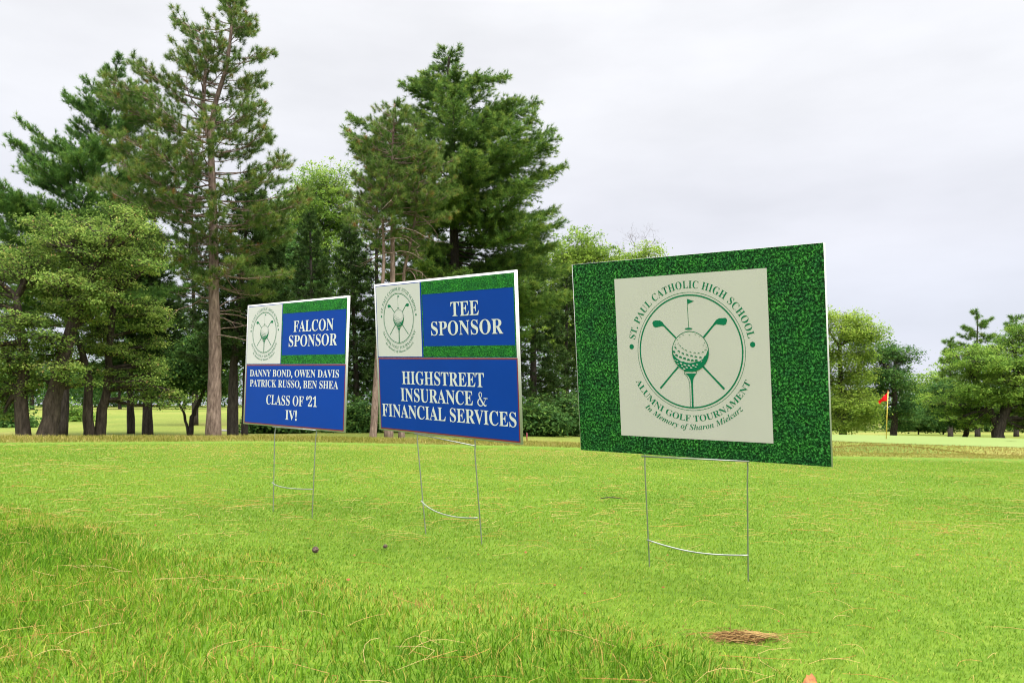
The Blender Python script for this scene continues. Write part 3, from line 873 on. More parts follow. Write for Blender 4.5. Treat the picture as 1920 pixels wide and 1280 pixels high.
broadleaf("broadleaf_tree", "small leafy treetop peeking over the green sign's top edge", 64, [(0.2, [(1215, 830), (1215, 640), (1215, 520)])],
          [(1215, 474, 26, 20), (1192, 492, 26, 18), (1225, 515, 40, 30), (1165, 500, 34, 26), (1180, 560, 50, 40)], L_YEL, BARK_DARK, 75, 150, 34, 0.15, 0.38)
# understory shrubs at the wood's edge
for i, (px, ry, Yd, sd, lab) in enumerate([(520, 26, 39, 81, "dark shrub under the leftmost sign"), (600, 30, 41, 82, "dark shrub in the wood below the leftmost sign's right corner"),
                                           (670, 34, 40, 83, "dark shrub in the gap between the blue signs"), (1000, 30, 36, 84, "dark shrub just right of the middle sign"),
                                           (1055, 36, 38, 85, "dark shrub touching the green sign's left edge"), (800, 30, 40, 86, "dark shrub under the middle sign"), (900, 30, 42, 87, "dark shrub behind the middle sign's stake")]):
    broadleaf("shrub", lab, Yd, [(0.05, [(px, 818), (px, 790)])], [(px, 800 - ry * .5, 42, ry), (px - 30, 800, 30, 20), (px + 32, 800, 30, 20)], L_MID, BARK_DARK, sd, 150, 34, 0.12, 0.3, cat="shrub", group="dark shrubs at the edge of the wood")
# --- trees on the right beyond the putting green
broadleaf("willow", "pale yellow green drooping tree emerging from behind the green sign's right edge", 56, [(0.25, [(1578, 812), (1578, 740), (1575, 650)])],
          [(1560, 610, 50, 30), (1600, 640, 40, 40), (1560, 690, 50, 50), (1600, 720, 48, 45), (1580, 770, 52, 34), (1630, 765, 28, 30), (1545, 600, 30, 22), (1540, 780, 40, 30)], L_YEL, BARK_DARK, 91, 560, 34, 0.12, 0.30, hang=.3, layers=2)
broadleaf("broadleaf_tree", "dark green tree with a short black trunk directly behind the red flag", 62, [(0.26, [(1674, 818), (1674, 790), (1670, 740), (1660, 700)])],
          [(1640, 650, 40, 34), (1665, 690, 48, 45), (1690, 680, 26, 40), (1640, 720, 45, 40), (1690, 745, 36, 40), (1650, 765, 50, 30), (1690, 785, 30, 18)], L_MID, BARK_DARK, 92, 420, 34, 0.13, 0.34, layers=2)
for lab, Yd, px, py, rx, ry, sd, mt in [("far green tree right of the red flag, in the low gap of the tree line", 118, 1735, 735, 45, 50, 93, L_BRI), ("far dark tree between the flag and the far low gap", 112, 1700, 765, 40, 36, 94, L_MID),
                                        ("far pale green tree left of the big right hand tree", 100, 1770, 745, 40, 50, 95, L_YEL), ("far tree behind the green sign's lower right edge", 120, 1560, 760, 60, 60, 96, L_MID),
                                        ("far dark tree behind the big right hand tree", 110, 1850, 745, 70, 60, 97, L_MID), ("far tree at the right edge", 112, 1950, 740, 60, 66, 98, L_MID)]:
    broadleaf("broadleaf_tree", lab, Yd, [(0.2, [(px, 806), (px, 770), (px, py)])], [(px, py, rx, ry), (px - rx * .6, py + 25, rx * .6, ry * .7), (px + rx * .6, py + 22, rx * .6, ry * .7), (px, 790, rx * 1.1, 20)], mt, BARK_DARK, sd, 190, 30, 0.25, 0.6, group="far trees beyond the putting green")
for lab, px, sd in (("low dark bush on the far side of the putting green, right of the red flag", 1722, 110), ("low bush joining the far trees left of the right hand trunks", 1768, 111)):
    broadleaf("bush", lab, 84, [(0.08, [(px, 808), (px, 795)])], [(px, 788, 34, 18), (px - 26, 796, 22, 12), (px + 26, 796, 22, 12)], L_MID, BARK_DARK, sd, 90, 32, 0.2, 0.45, cat="bush")
broadleaf("apple_tree", "broad round bright green tree with a thick dark trunk at the right edge", 47, [(0.34, [(1872, 826), (1876, 790), (1900, 740), (1915, 700)]), (0.2, [(1880, 790), (1850, 740), (1830, 700)])],
          [(1830, 680, 60, 34), (1890, 660, 55, 36), (1940, 650, 50, 50), (1800, 710, 48, 36), (1860, 715, 60, 40), (1925, 710, 60, 45), (1800, 750, 46, 30), (1850, 755, 50, 26), (1910, 770, 50, 30), (1960, 760, 40, 50), (1822, 786, 38, 16), (1926, 798, 42, 16)], L_BRI, BARK_DARK, 99, 900, 38, 0.095, 0.25, fill=1.6, layers=3)
broadleaf("apple_tree", "smaller dark tree with a short leaning trunk left of the big right hand tree", 50, [(0.18, [(1810, 824), (1806, 802), (1796, 780)])],
          [(1790, 765, 44, 22), (1760, 780, 34, 18), (1830, 785, 40, 16), (1785, 740, 40, 24)], L_MID, BARK_DARK, 100, 260, 34, 0.11, 0.28, layers=2)
for lab, px, top, hw, sd in [("open crowned pine above the big right hand tree", 1832, 588, 52, 101), ("dense pine at the right edge above the big tree", 1905, 592, 55, 102), ("thin pine left of the open crowned pine", 1782, 640, 26, 103)]:
    prow = [(top + (740 - top) * f, px - hw * (0.35 + .65 * f ** .5) * random.Random(sd + int(f * 10)).uniform(.8, 1.1), px + hw * (0.35 + .65 * f ** .5) * random.Random(sd + 5 + int(f * 10)).uniform(.8, 1.1)) for f in np.linspace(0, 1, 8)]
    conifer("pine", lab, 72, [(px, 820), (px, 740), (px, top)], 0.22, prow, 'white', N_WHITE2, BARK_DARK, sd, 46, z_low=2.0, nscale=2.1, density=0.9, tiers=8, fan=1.4, group="pines above the right hand trees")

# ------------------------------------------------------------------ lettering
_glyph = {}
def _text_mesh(s, off):
    cu = bpy.data.curves.new("glyph", 'FONT'); cu.body = s; cu.size = 1.0; cu.offset = off; cu.resolution_u = 4
    ob = bpy.data.objects.new("glyph", cu); COL.objects.link(ob)
    dg = bpy.context.evaluated_depsgraph_get()
    me = bpy.data.meshes.new_from_object(ob.evaluated_get(dg))
    V = np.array([v.co[:] for v in me.vertices]).reshape(-1, 3)
    F = [tuple(p.vertices) for p in me.polygons]
    bpy.data.objects.remove(ob); bpy.data.curves.remove(cu); bpy.data.meshes.remove(me)
    return V, F
def serif(c, italic=False):
    """the bold serif (or bold italic) form of a letter"""
    U, Lw, D = (0x1D468, 0x1D482, 0x1D7CE) if italic else (0x1D400, 0x1D41A, 0x1D7CE)
    if 'A' <= c <= 'Z': return chr(U + ord(c) - 65)
    if 'a' <= c <= 'z': return chr(Lw + ord(c) - 97)
    if c.isdigit(): return chr(D + ord(c) - 48)
    return c
H_ = serif('H')
def ampersand():
    P = np.array([(.98,.56),(.93,.45),(.84,.30),(.72,.14),(.58,.03),(.42,-.01),(.26,.02),(.14,.11),(.10,.24),(.15,.37),(.28,.49),(.44,.60),(.54,.71),(.56,.83),(.50,.94),(.40,.98),(.30,.94),(.25,.83),(.28,.70),(.38,.54),(.54,.33),(.70,.15),(.86,.03),(.98,.02),(1.05,.08)])
    w = np.array([.035,.035,.035,.04,.05,.06,.07,.09,.10,.09,.06,.04,.045,.06,.055,.045,.055,.075,.09,.11,.12,.12,.10,.07,.03])
    T = unit(np.gradient(P, axis=0)); Nn = np.stack([-T[:, 1], T[:, 0]], 1)
    V, F = [], []
    for i in range(len(P)):
        for s in (-1, 1): V.append((*(P[i] * .66 + Nn[i] * s * w[i] * .40), i * 2e-4))
    for i in range(len(P) - 1): F.append((2*i, 2*i+1, 2*i+3, 2*i+2))
    b = len(V); V += [(.50,.385,.006),(.78,.385,.006),(.78,.345,.006),(.50,.345,.006)]; F.append((b,b+1,b+2,b+3))
    return np.array(V), F, 0.80
def glyph(c, italic=False, off=0.0):
    k = (c, italic, off)
    if k in _glyph: return _glyph[k]
    if c == '&':
        _glyph[k] = ampersand(); return _glyph[k]
    g = serif(c, italic)
    def ext(s):
        V, F = _text_mesh(s, 0.0); return V[:, 0].max() - V[:, 0].min()
    adv = ext(H_ + g + H_) - ext(H_ + H_)
    if c == ' ': _glyph[k] = (np.zeros((0, 3)), [], adv)
    else:
        o_ = off if g != c else off + 0.028                      # punctuation: thicken to the weight of the letters
        V, F = _text_mesh(g, o_); _glyph[k] = (V, F, adv)
    return _glyph[k]
CAP = None
def cap_height():
    global CAP
    if CAP is None:
        V, F = _text_mesh(H_, 0.0); CAP = V[:, 1].max()
    return CAP

def add_faces(G, V, F):
    f3 = [f for f in F if len(f) == 3]; f4 = [f for f in F if len(f) == 4]
    for f in F:
        if len(f) > 4: f3 += [(f[0], f[i], f[i + 1]) for i in range(1, len(f) - 1)]
    G.add(V, f3 or None, f4 or None)

def text_line(s, x0, x1, y0, h, z, off=0.0):
    """straight line of capitals from x0 to x1, baseline y0, cap height h"""
    G = Geo(); pen = 0; items = []
    for c in s:
        V, F, a = glyph(c, False, off); items.append((pen, V, F)); pen += a
    ink = [(p + V[:, 0].min(), p + V[:, 0].max()) for p, V, F in items if len(V)]
    a0, a1 = ink[0][0], ink[-1][1]
    sx = (x1 - x0) / (a1 - a0); sy = h / cap_height()
    for p, V, F in items:
        if len(V):
            W = np.stack([x0 + (V[:, 0] + p - a0) * sx, y0 + V[:, 1] * sy, z + V[:, 2] * 0.02], 1)
            add_faces(G, W, F)
    return G

def text_arc(s, a0, a1, r, h, z, T, outward=True, italic=False, off=0.0):
    """letters round a circle in logo units from angle a0 to a1 (degrees)"""
    G = Geo(); pen = 0; items = []
    for c in s:
        V, F, a = glyph(c, italic, off); items.append((pen, V, F, a)); pen += a
    sy = h / cap_height()
    arc = math.radians(abs(a1 - a0)) * r
    k = arc / pen
    sgn = -1 if outward else 1
    for p, V, F, a in items:
        if not len(V): continue
        th = math.radians(a0) + sgn * (p + a / 2) * k / r
        c, s_ = math.cos(th), math.sin(th)
        rad = np.array([c, s_]); tan = np.array([s_, -c]) if outward else np.array([-s_, c])
        up = rad if outward else -rad
        W = rad[None] * r + ((V[:, 0] - a / 2) * min(k, sy * 1.25))[:, None] * tan[None] + (V[:, 1] * sy)[:, None] * up[None]
        add_faces(G, np.column_stack([T(W), np.full(len(W), z)]), F)
    return G

# ------------------------------------------------------------------ signs
WHITE = plain("white_corrugated_plastic", (0.54, 0.53, 0.515), 0.45, var=0.03, scale=60)
CREAM = plain("logo_panel_print", (0.50, 0.475, 0.44), 0.55, spec=0.2, var=0.025, scale=8)
PAPER = plain("white_print", (0.57, 0.55, 0.545), 0.55, spec=0.2, var=0.025, scale=8)
BLUE = plain("blue_print", (0.0005, 0.042, 0.30), 0.5, spec=0.12, var=0.05, scale=6)
RED = plain("dark_red_print", (0.22, 0.012, 0.02), 0.45)
EMER = plain("emerald_print", (0.001, 0.145, 0.065), 0.55, spec=0.15)
LETTER = plain("letter_print", (0.62, 0.62, 0.61), 0.5)
STEEL = plain("galvanised_wire", (0.30, 0.31, 0.29), 0.42, 0.8, var=0.2, scale=40)
def turf_print(name, lo, mid, hi, scale):
    m, n, b = new_mat(name)
    tcn = n.nodes.new("ShaderNodeTexCoord")
    t = n.nodes.new("ShaderNodeTexNoise"); t.inputs["Scale"].default_value = scale; t.inputs["Detail"].default_value = 4; t.inputs["Roughness"].default_value = 0.72; t.inputs["Distortion"].default_value = 0.6
    n.links.new(tcn.outputs["Object"], t.inputs["Vector"])
    r = ramp_node(n, [(0.41, lo), (0.51, mid), (0.58, tuple((a + c) / 2 for a, c in zip(mid, hi))), (0.64, hi)])
    n.links.new(t.outputs["Fac"], r.inputs[0])
    t2 = n.nodes.new("ShaderNodeTexNoise"); t2.inputs["Scale"].default_value = scale / 7; t2.inputs["Detail"].default_value = 2
    n.links.new(tcn.outputs["Object"], t2.inputs["Vector"])
    r2 = ramp_node(n, [(0.35, (0.7, 0.75, 0.9)), (0.65, (1.25, 1.2, 0.9))]); n.links.new(t2.outputs["Fac"], r2.inputs[0])
    mx = n.nodes.new("ShaderNodeMix"); mx.data_type = 'RGBA'; mx.blend_type = 'MULTIPLY'; mx.inputs["Factor"].default_value = 1
    n.links.new(r.outputs[0], mx.inputs["A"]); n.links.new(r2.outputs[0], mx.inputs["B"])
    n.links.new(mx.outputs["Result"], b.inputs["Base Color"])
    b.inputs["Roughness"].default_value = 0.6
    b.inputs["Specular IOR Level"].default_value = 0.08
    return m
TURF_BIG = turf_print("turf_print_large", (0.004, 0.014, 0.004), (0.006, 0.060, 0.012), (0.075, 0.32, 0.07), 205)
TURF_SMALL = turf_print("turf_print_small", (0.008, 0.045, 0.010), (0.012, 0.13, 0.022), (0.06, 0.33, 0.06), 300)

def rect(x0, y0, x1, y1, z):
    G = Geo(); G.add([(x0, y0, z), (x1, y0, z), (x1, y1, z), (x0, y1, z)], None, [(0, 1, 2, 3)]); return G
def ring(cx, cy, rx, ry, w, z, n=96, G=None):
    G = G or Geo()
    a = np.linspace(0, 2 * math.pi, n, endpoint=False)
    o_ = np.stack([cx + rx * np.cos(a), cy + ry * np.sin(a), np.full(n, z)], 1)
    i_ = np.stack([cx + (rx - w) * np.cos(a), cy + (ry - w) * np.sin(a), np.full(n, z)], 1)
    G.add(np.vstack([o_, i_]), None, [(i, (i + 1) % n, n + (i + 1) % n, n + i) for i in range(n)])
    return G

def strip(pts, w, T, z, G):
    P = np.asarray(pts, float); Td = unit(np.gradient(P, axis=0)); Nn = np.stack([-Td[:, 1], Td[:, 0]], 1)
    V = np.empty((len(P) * 2, 2)); V[0::2] = P - Nn * w / 2; V[1::2] = P + Nn * w / 2
    G.add(np.column_stack([T(V), np.full(len(V), z)]), None, [(2*i, 2*i+2, 2*i+3, 2*i+1) for i in range(len(P) - 1)])

def tri_poly(pts):
    """ear-clipped triangles of a simple 2D polygon"""
    from mathutils.geometry import tessellate_polygon
    return [tuple(t) for t in tessellate_polygon([[Vector((p[0], p[1], 0)) for p in pts]])]

def logo(root, cx, cy, rx, ry, bgm, z0):
    """the tournament emblem; circle of radius 1 in its own units"""
    T = lambda P: np.asarray(P, float) * [rx, ry] + [cx, cy]
    def shape(G, pts, z):
        G.add(np.column_stack([T(pts), np.full(len(pts), z)]), tri_poly(pts))
    def oval(G, x, y, a, b, z, rot=0, n=12):
        q = np.arange(n) * 2 * math.pi / n
        c, s = math.cos(rot), math.sin(rot)
        p = np.stack([x + a * np.cos(q) * c - b * np.sin(q) * s, y + a * np.cos(q) * s + b * np.sin(q) * c], 1)
        G.add(np.column_stack([T(p), np.full(n, z)]), [(0, i, i + 1) for i in range(1, n - 1)])
    dz = 0.00025
    G = Geo()
    ring(cx, cy, rx, ry, 0.0075 * rx, z0, 120, G); ring(cx, cy, rx * .962, ry * .962, 0.026 * rx, z0, 120, G)
    em = G.build("emblem_ring", EMER, root)
    for side in (0, 1):
        G = Geo()
        if side == 0:
            shape(G, [(-0.687,0.503),(-0.666,0.537),(-0.611,0.546),(-0.534,0.54),(-0.487,0.51),(-0.46,0.47),(-0.228,0.237),(-0.252,0.221),(-0.471,0.436),(-0.505,0.444),(-0.568,0.432),(-0.627,0.424),(-0.666,0.442)], z0)
            grip = [(0.221,-0.266),(0.253,-0.246),(0.374,-0.374),(0.612,-0.611),(0.606,-0.632),(0.587,-0.637),(0.355,-0.396)]
        else:
            shape(G, [(0.255,0.243),(0.439,0.434),(0.505,0.514),(0.56,0.541),(0.675,0.543),(0.695,0.524),(0.701,0.499),(0.679,0.439),(0.638,0.423),(0.511,0.446),(0.48,0.432),(0.281,0.222)], z0)
            grip = [(-0.237,-0.25),(-0.206,-0.267),(-0.332,-0.387),(-0.562,-0.632),(-0.585,-0.634),(-0.592,-0.615),(-0.364,-0.382)]
        club = G.build("golf_club", EMER, root)
        G = Geo(); shape(G, grip, z0); G.build("club_grip", EMER, club)
    G = Geo()
    shape(G, [(-0.007,0.889),(0.12,0.842),(-0.005,0.796)], z0); strip([(-0.0055,0.80),(0.003,0.392)], 0.009, T, z0, G); oval(G, 0.001, 0.385, .073, .016, z0 + dz)
    G.build("flag", EMER, root)
    # ball
    bx, by, br = 0.014, 0.002, 0.342
    G = Geo(); oval(G, bx, by, br, br, z0 + dz, n=48); ball = G.build("golf_ball", bgm, root)
    G = Geo(); ring(*T([(bx, by)])[0], br * rx, br * ry, 0.012 * rx, z0 + 2 * dz, 64, G)
    top = [(-0.326,0.075),(-0.319,0.019),(-0.303,-0.039),(-0.261,-0.096),(-0.212,-0.131),(-0.163,-0.165),(-0.113,-0.168),(-0.065,-0.186),(-0.015,-0.194),(0.059,-0.189),(0.11,-0.173),(0.183,-0.162),(0.246,-0.123),(0.266,-0.084),(0.303,-0.062),(0.324,-0.007),(0.350,0.043)]
    lo = [(bx + br * math.cos(a), by + br * math.sin(a)) for a in np.linspace(math.radians(5), math.radians(-193), 40)]
    shape(G, top + lo, z0 + 3 * dz)
    def crescent(x, y, s, th, rot=0):
        q = np.linspace(0.15, math.pi - 0.1, 8)
        o_ = np.stack([s * np.cos(q), s * np.sin(q)], 1); i_ = np.stack([s * .92 * np.cos(q[::-1]), s * (1 - th) * np.sin(q[::-1]) ], 1)
        p = np.vstack([o_, i_]); c, sn = math.cos(rot), math.sin(rot)
        p = np.stack([x + p[:, 0] * c - p[:, 1] * sn, y + p[:, 0] * sn + p[:, 1] * c], 1)
        V = np.column_stack([T(p), np.full(len(p), z0 + 4 * dz)])
        G.add(V, None, [(i, i + 1, 14 - i, 15 - i) for i in range(7)])
    for i, (x, y) in enumerate([(-0.18,.09),(-.129,.044),(-.068,.01),(.012,-.02),(.094,-.037),(.17,-.044),(.247,-.028),(.3,.01)]): crescent(x, y, .024, .45, -0.7 + .12 * i)
    for i, (x, y) in enumerate([(-.266,.058),(-.206,-.003),(-.129,-.043),(-.049,-.067),(.032,-.085),(.113,-.102),(.198,-.114)]): crescent(x, y, .028, .8, -0.8 + .12 * i)
    for i, (x, y) in enumerate([(-.295,-.01),(-.247,-.071),(-.173,-.103),(-.099,-.126),(-.025,-.149),(.048,-.161),(.12,-.161)]): crescent(x, y, .030, 1.05, -0.5 + .1 * i)
    for x, y in [(.014,.29),(-.169,.26),(.197,.263),(-.221,.21),(-.209,.148),(-.269,.126),(.292,.149),(.269,.111),(.322,.077),(-.104,.293),(.125,.298)]:
        crescent(x, y, .017, .4, math.pi if abs(x) < .2 else (math.pi + (.7 if x < 0 else -.7)))
    G.build("ball_shading", EMER, ball)
    G = Geo()
    for x, y, a in [(-.165,-.199,.025),(-.094,-.226,.027),(-.017,-.236,.026),(.061,-.236,.026),(.132,-.22,.02),(-.145,-.247,.022),(-.062,-.27,.022),(.021,-.274,.025),(.108,-.259,.018),(-.109,-.29,.024),(-.233,-.159,.018),(-.222,-.205,.016),(-.273,-.142,.014),(.217,-.167,.015)]:
        oval(G, x, y, a, a * .42, z0 + 5 * dz, -0.4 + (x + .25) * .9 if x < .15 else .5, 10)
    G.build("ball_dimples", bgm, ball)
    # tee
    G = Geo()
    shape(G, [(-0.114,-0.300),(0.116,-0.300),(0.114,-0.338),(-0.115,-0.338)], z0 + 2 * dz)
    shape(G, [(-0.086,-0.375),(0.11,-0.375),(0.067,-0.426),(0.046,-0.482),(0.038,-0.55),(0.034,-0.958),(0.004,-0.958),(0.006,-0.55),(-0.004,-0.482),(-0.032,-0.426)], z0 + dz)
    strip([(-0.113,-0.338),(-0.113,-0.375),(-0.069,-0.415),(-0.034,-0.483),(-0.021,-0.551),(-0.026,-0.954)], 0.008, T, z0 + dz, G)
    strip([(0.114,-0.338),(0.113,-0.375)], 0.008, T, z0 + dz, G); strip([(-0.113,-0.374),(0.113,-0.374)], 0.007, T, z0 + dz, G)
    G.build("golf_tee", EMER, root)
    for dx_ in (-1.12, 1.122):
        G = Geo(); oval(G, dx_, .099, .045, .045, z0, n=20); G.build("dot", EMER, root)
    text_arc("ST. PAUL CATHOLIC HIGH SCHOOL", 168.5, 10.5, 1.066, .125, z0, T, True, off=-0.006).build("lettering", EMER, root)
    text_arc("ALUMNI GOLF TOURNAMENT", 205.5, 334.5, 1.185, .105, z0, T, False, off=-0.006).build("lettering", EMER, root)
    text_arc("In Memory of Sharon Mielcarz", 227, 314, 1.325, .092, z0, T, False, True, off=-0.006).build("lettering", EMER, root)

POSE = {
 'green': (((0.81499,-0.0504,0.57728),(-0.57868,-0.1232,0.8062),(-0.03049,0.9911,0.12957)), (0.411,1.83209,0.49702), (.61,.469),
     dict(legs=[(-.1294,-.2396,-.1286,-.5286),(.1226,-.2343,.1137,-.5149)], rung=[(-.1308,-.4426),(-.06,-.4503),(0.0005,-.4525),(.06,-.4512),(.1177,-.4465)])),
 'tee': (((0.72044,-0.03422,0.69267),(-0.69187,-0.10426,0.71445),(-0.04777,0.99396,0.09879)), (-0.20061,2.259,0.52426), (.61,.451),
     dict(legs=[(-.1267,-.2255,-.1014,-.5225),(.1207,-.2422,.1367,-.5116)], rung=[(-.113,-.4231),(-.06,-.4378),(.0042,-.4464),(.07,-.4448),(.1277,-.4396)])),
 'falcon': (((0.75065,0.0209,0.66037),(-0.65972,-0.03074,0.75088),(-0.03599,0.99931,0.00929)), (-0.75322,2.72983,0.53277), (.61,.436),
     dict(legs=[(-.0995,-.2197,-.0906,-.4977),(.1451,-.2182,.1408,-.4971)], rung=[(-.0981,-.4121),(-.05,-.4175),(.0154,-.4193),(.08,-.4155),(.1431,-.411)])),
}
GROUP = "sponsor signs on wire stakes along the tee"
def make_sign(key, label):
    R, t, (W, H), st = POSE[key]
    R = np.array(R); t = np.array(t)
    M3 = np.column_stack([R[:, 0], R[:, 1], -R[:, 2]])
    y_foot = (st['legs'][0][3] + st['legs'][1][3]) / 2
    org = t + M3 @ np.array([0, y_foot, 0])
    root = empty("yard_sign", (0, 0, 0), label, "sign", GROUP)
    root.matrix_world = Matrix([[*map(float, M3[i]), float(org[i])] for i in range(3)] + [[0, 0, 0, 1]])
    cy = -y_foot                                        # panel centre in the root's own coordinates
    X = lambda f: (f - .5) * W
    Yy = lambda f: cy + (.5 - f) * H
    G = Geo(); G.box((-W/2, cy - H/2, -.004), (W/2, cy + H/2, 0)); panel = G.build("sign_panel", WHITE, root)
    z1, z2, z3 = .0003, .0006, .0009
    # wire stake
    r = .0016
    stake = empty("wire_stake", (0, 0, 0)); stake.parent = root
    for (x0, y0, x1, y1) in st['legs']:
        d = np.array([x1 - x0, y1 - y0]); d = d / np.linalg.norm(d)
        a = np.array([x0, y0 + cy]) ; b = np.array([x1, y1 + cy]) + d * .05
        top = a - d * .10
        G = Geo(); G.tube([(top[0], top[1], -.0062), (a[0], a[1], -.0062), (a[0], a[1] - .02, -.0040), *[(*(a + (b - a) * q), -.003) for q in (.15, .5, .85, 1)]], r, 8)
        G.build("leg", STEEL, stake, smooth=True)
    l0, l1 = st['legs']
    G = Geo(); G.tube([(l0[0] - .006, l0[1] + cy, .0012), ((l0[0] + l1[0]) / 2, (l0[1] + l1[1]) / 2 + cy, .0015), (l1[0] + .006, l1[1] + cy, .0012)], r * 1.15, 8); G.build("top_rail", STEEL, stake, smooth=True)
    ru = np.array(st['rung']); q = np.linspace(0, 1, 17); s = np.linspace(0, 1, len(ru))
    co = [np.polyfit(s, ru[:, j], 3) for j in (0, 1)]
    G = Geo(); G.tube([(np.polyval(co[0], v), np.polyval(co[1], v) + cy, .001 + .012 * math.sin(v * math.pi)) for v in q], r * 1.1, 8); G.build("rung", STEEL, stake, smooth=True)
    if key == 'green':
        rect(X(.0025), Yy(.999), X(.9965), Yy(.0008), z1).build("turf_print", TURF_BIG, panel)
        rect(X(.1935), Yy(.9075), X(.801), Yy(.094), z2).build("logo_print", CREAM, panel)
        logo(root, X(.4984), Yy(.4746), .2154 * W, .2914 * H, CREAM, z3)
        return root
    if key == 'tee':
        lx0, lx1, ly0, ly1, gx = .0165, .3617, .0185, .4955, .3715
        rows_ = [("TEE", .577, .7632, .2457, .088), ("SPONSOR", .435, .9105, .361, .0865), ("HIGHSTREET", .2015, .7812, .678, .0845), ("INSURANCE &", .1872, .8, .791, .0855), ("FINANCIAL SERVICES", .032, .971, .9018, .0845)]
        lc = (.1905, .2398, .1215, .1724)
    else:
        lx0, lx1, ly0, ly1, gx = .0145, .3775, .0185, .497, .383
        rows_ = [("FALCON", .4985, .8735, .2473, .0862), ("SPONSOR", .4573, .9088, .3616, .0872), ("DANNY BOND, OWEN DAVIS", .0568, .9356, .601, .0555), ("PATRICK RUSSO, BEN SHEA", .0614, .9317, .685, .057), ("CLASS OF \u201821", .2465, .7466, .8255, .076), ("IV!", .4496, .5622, .9368, .0737)]
        lc = (.198, .2393, .131, .1738)
    rect(X(.012), Yy(.5015), X(.986), Yy(.0135), z1).build("blue_edge", BLUE, panel)
    rect(X(lx0), Yy(ly1), X(lx1), Yy(ly0), z2).build("logo_print", PAPER, panel)
    G = rect(X(gx), Yy(.0965), X(.986), Yy(.0142), z2); G.add(*[(lambda g: (g[0], None, g[1][0]))(rect(X(gx), Yy(.4985), X(.986), Yy(.429), z2).arrays())][0])
    V_, F_, _ = rect(X(gx), Yy(.429), X(gx + .006), Yy(.0965), z2).arrays(); G.add(V_, None, F_[0])
    V_, F_, _ = rect(X(.979), Yy(.429), X(.986), Yy(.0965), z2).arrays(); G.add(V_, None, F_[0])
    G.build("turf_print", TURF_SMALL, panel)
    rect(X(.014), Yy(.9905), X(.9895), Yy(.5035), z1).build("red_border", RED, panel)
    rect(X(.0195), Yy(.982), X(.984), Yy(.5125), z2).build("blue_print", BLUE, panel)
    for s_, xa, xb, yb, hh in rows_:
        text_line(s_, X(xa), X(xb), Yy(yb), hh * H, z3).build("lettering", LETTER, root)
    logo(root, X(lc[0]), Yy(lc[1]), lc[2] * W, lc[3] * H, PAPER, z3)
    return root
make_sign('green', "green turf bordered sign with one large golf emblem, nearest to the camera")
make_sign('tee', "blue yard sign reading TEE SPONSOR, in the middle of the row")
make_sign('falcon', "blue yard sign reading FALCON SPONSOR, farthest left and farthest away")

# ------------------------------------------------------------------ flag on the putting green
fb = at(1661, 822, 36.0); fb[2] = float(terrain(fb[0], 36.0))
root = empty("golf_flag", fb, "red golf flag on a yellow pole standing on the putting green", "flag")
ft = at(1665, 733, 36.0) - fb
G = Geo(); G.tube([(0, 0, -.1), ft * .5, ft], .020, 10); G.build("pole", plain("yellow_pole", (0.50, 0.37, 0.05), .4), root, smooth=True)
G = Geo(); G.tube([ft, ft + [0, 0, .03]], .03, 8); G.build("pole_cap", plain("pole_cap_red", (0.5, 0.02, 0.02), .4), root)
nu, nv = 12, 8
V = []
for i in range(nu):
    s = i / (nu - 1)
    for j in range(nv):
        v = j / (nv - 1)
        x = -.012 - .36 * s + .03 * math.sin(s * 5 + v * 2)
        zz_ = ft[2] - .01 - .38 * v * (1 - .62 * s) - .42 * s - .02 * math.sin(s * 9)
        V.append((ft[0] * (zz_ / ft[2]) + x, .05 * math.sin(s * 7 + v * 3) * (0.2 + s), zz_))
F = [(i*nv+j, (i+1)*nv+j, (i+1)*nv+j+1, i*nv+j+1) for i in range(nu-1) for j in range(nv-1)]
fo = mesh_obj("banner", V, np.array(F), leaf_mat("red_cloth", [(0, (0.75, 0.015, 0.02)), (1, (0.75, 0.015, 0.02))], .25), root, tint=np.zeros(len(V)), smooth=True)
sm = fo.modifiers.new("thick", 'SOLIDIFY'); sm.thickness = .004

# red marker stake at the wood's edge
p = at(988, 830, 30.0); p[2] = float(terrain(p[0], 30.0))
rt = empty("marker_stake", p, "thin red hazard marker stake at the wood's edge right of the middle sign", "stake")
G = Geo(); hz = at(988, 812, 30.0)[2] - p[2]; G.box((-.02, -.02, -.1), (.02, .02, hz)); G.add([(-.02,-.02,hz),(.02,-.02,hz),(.02,.02,hz),(-.02,.02,hz),(0,0,hz+.04)], [(0,1,4),(1,2,4),(2,3,4),(3,0,4)])
G.build("post", plain("red_paint", (0.16, 0.008, 0.014), .5), rt)

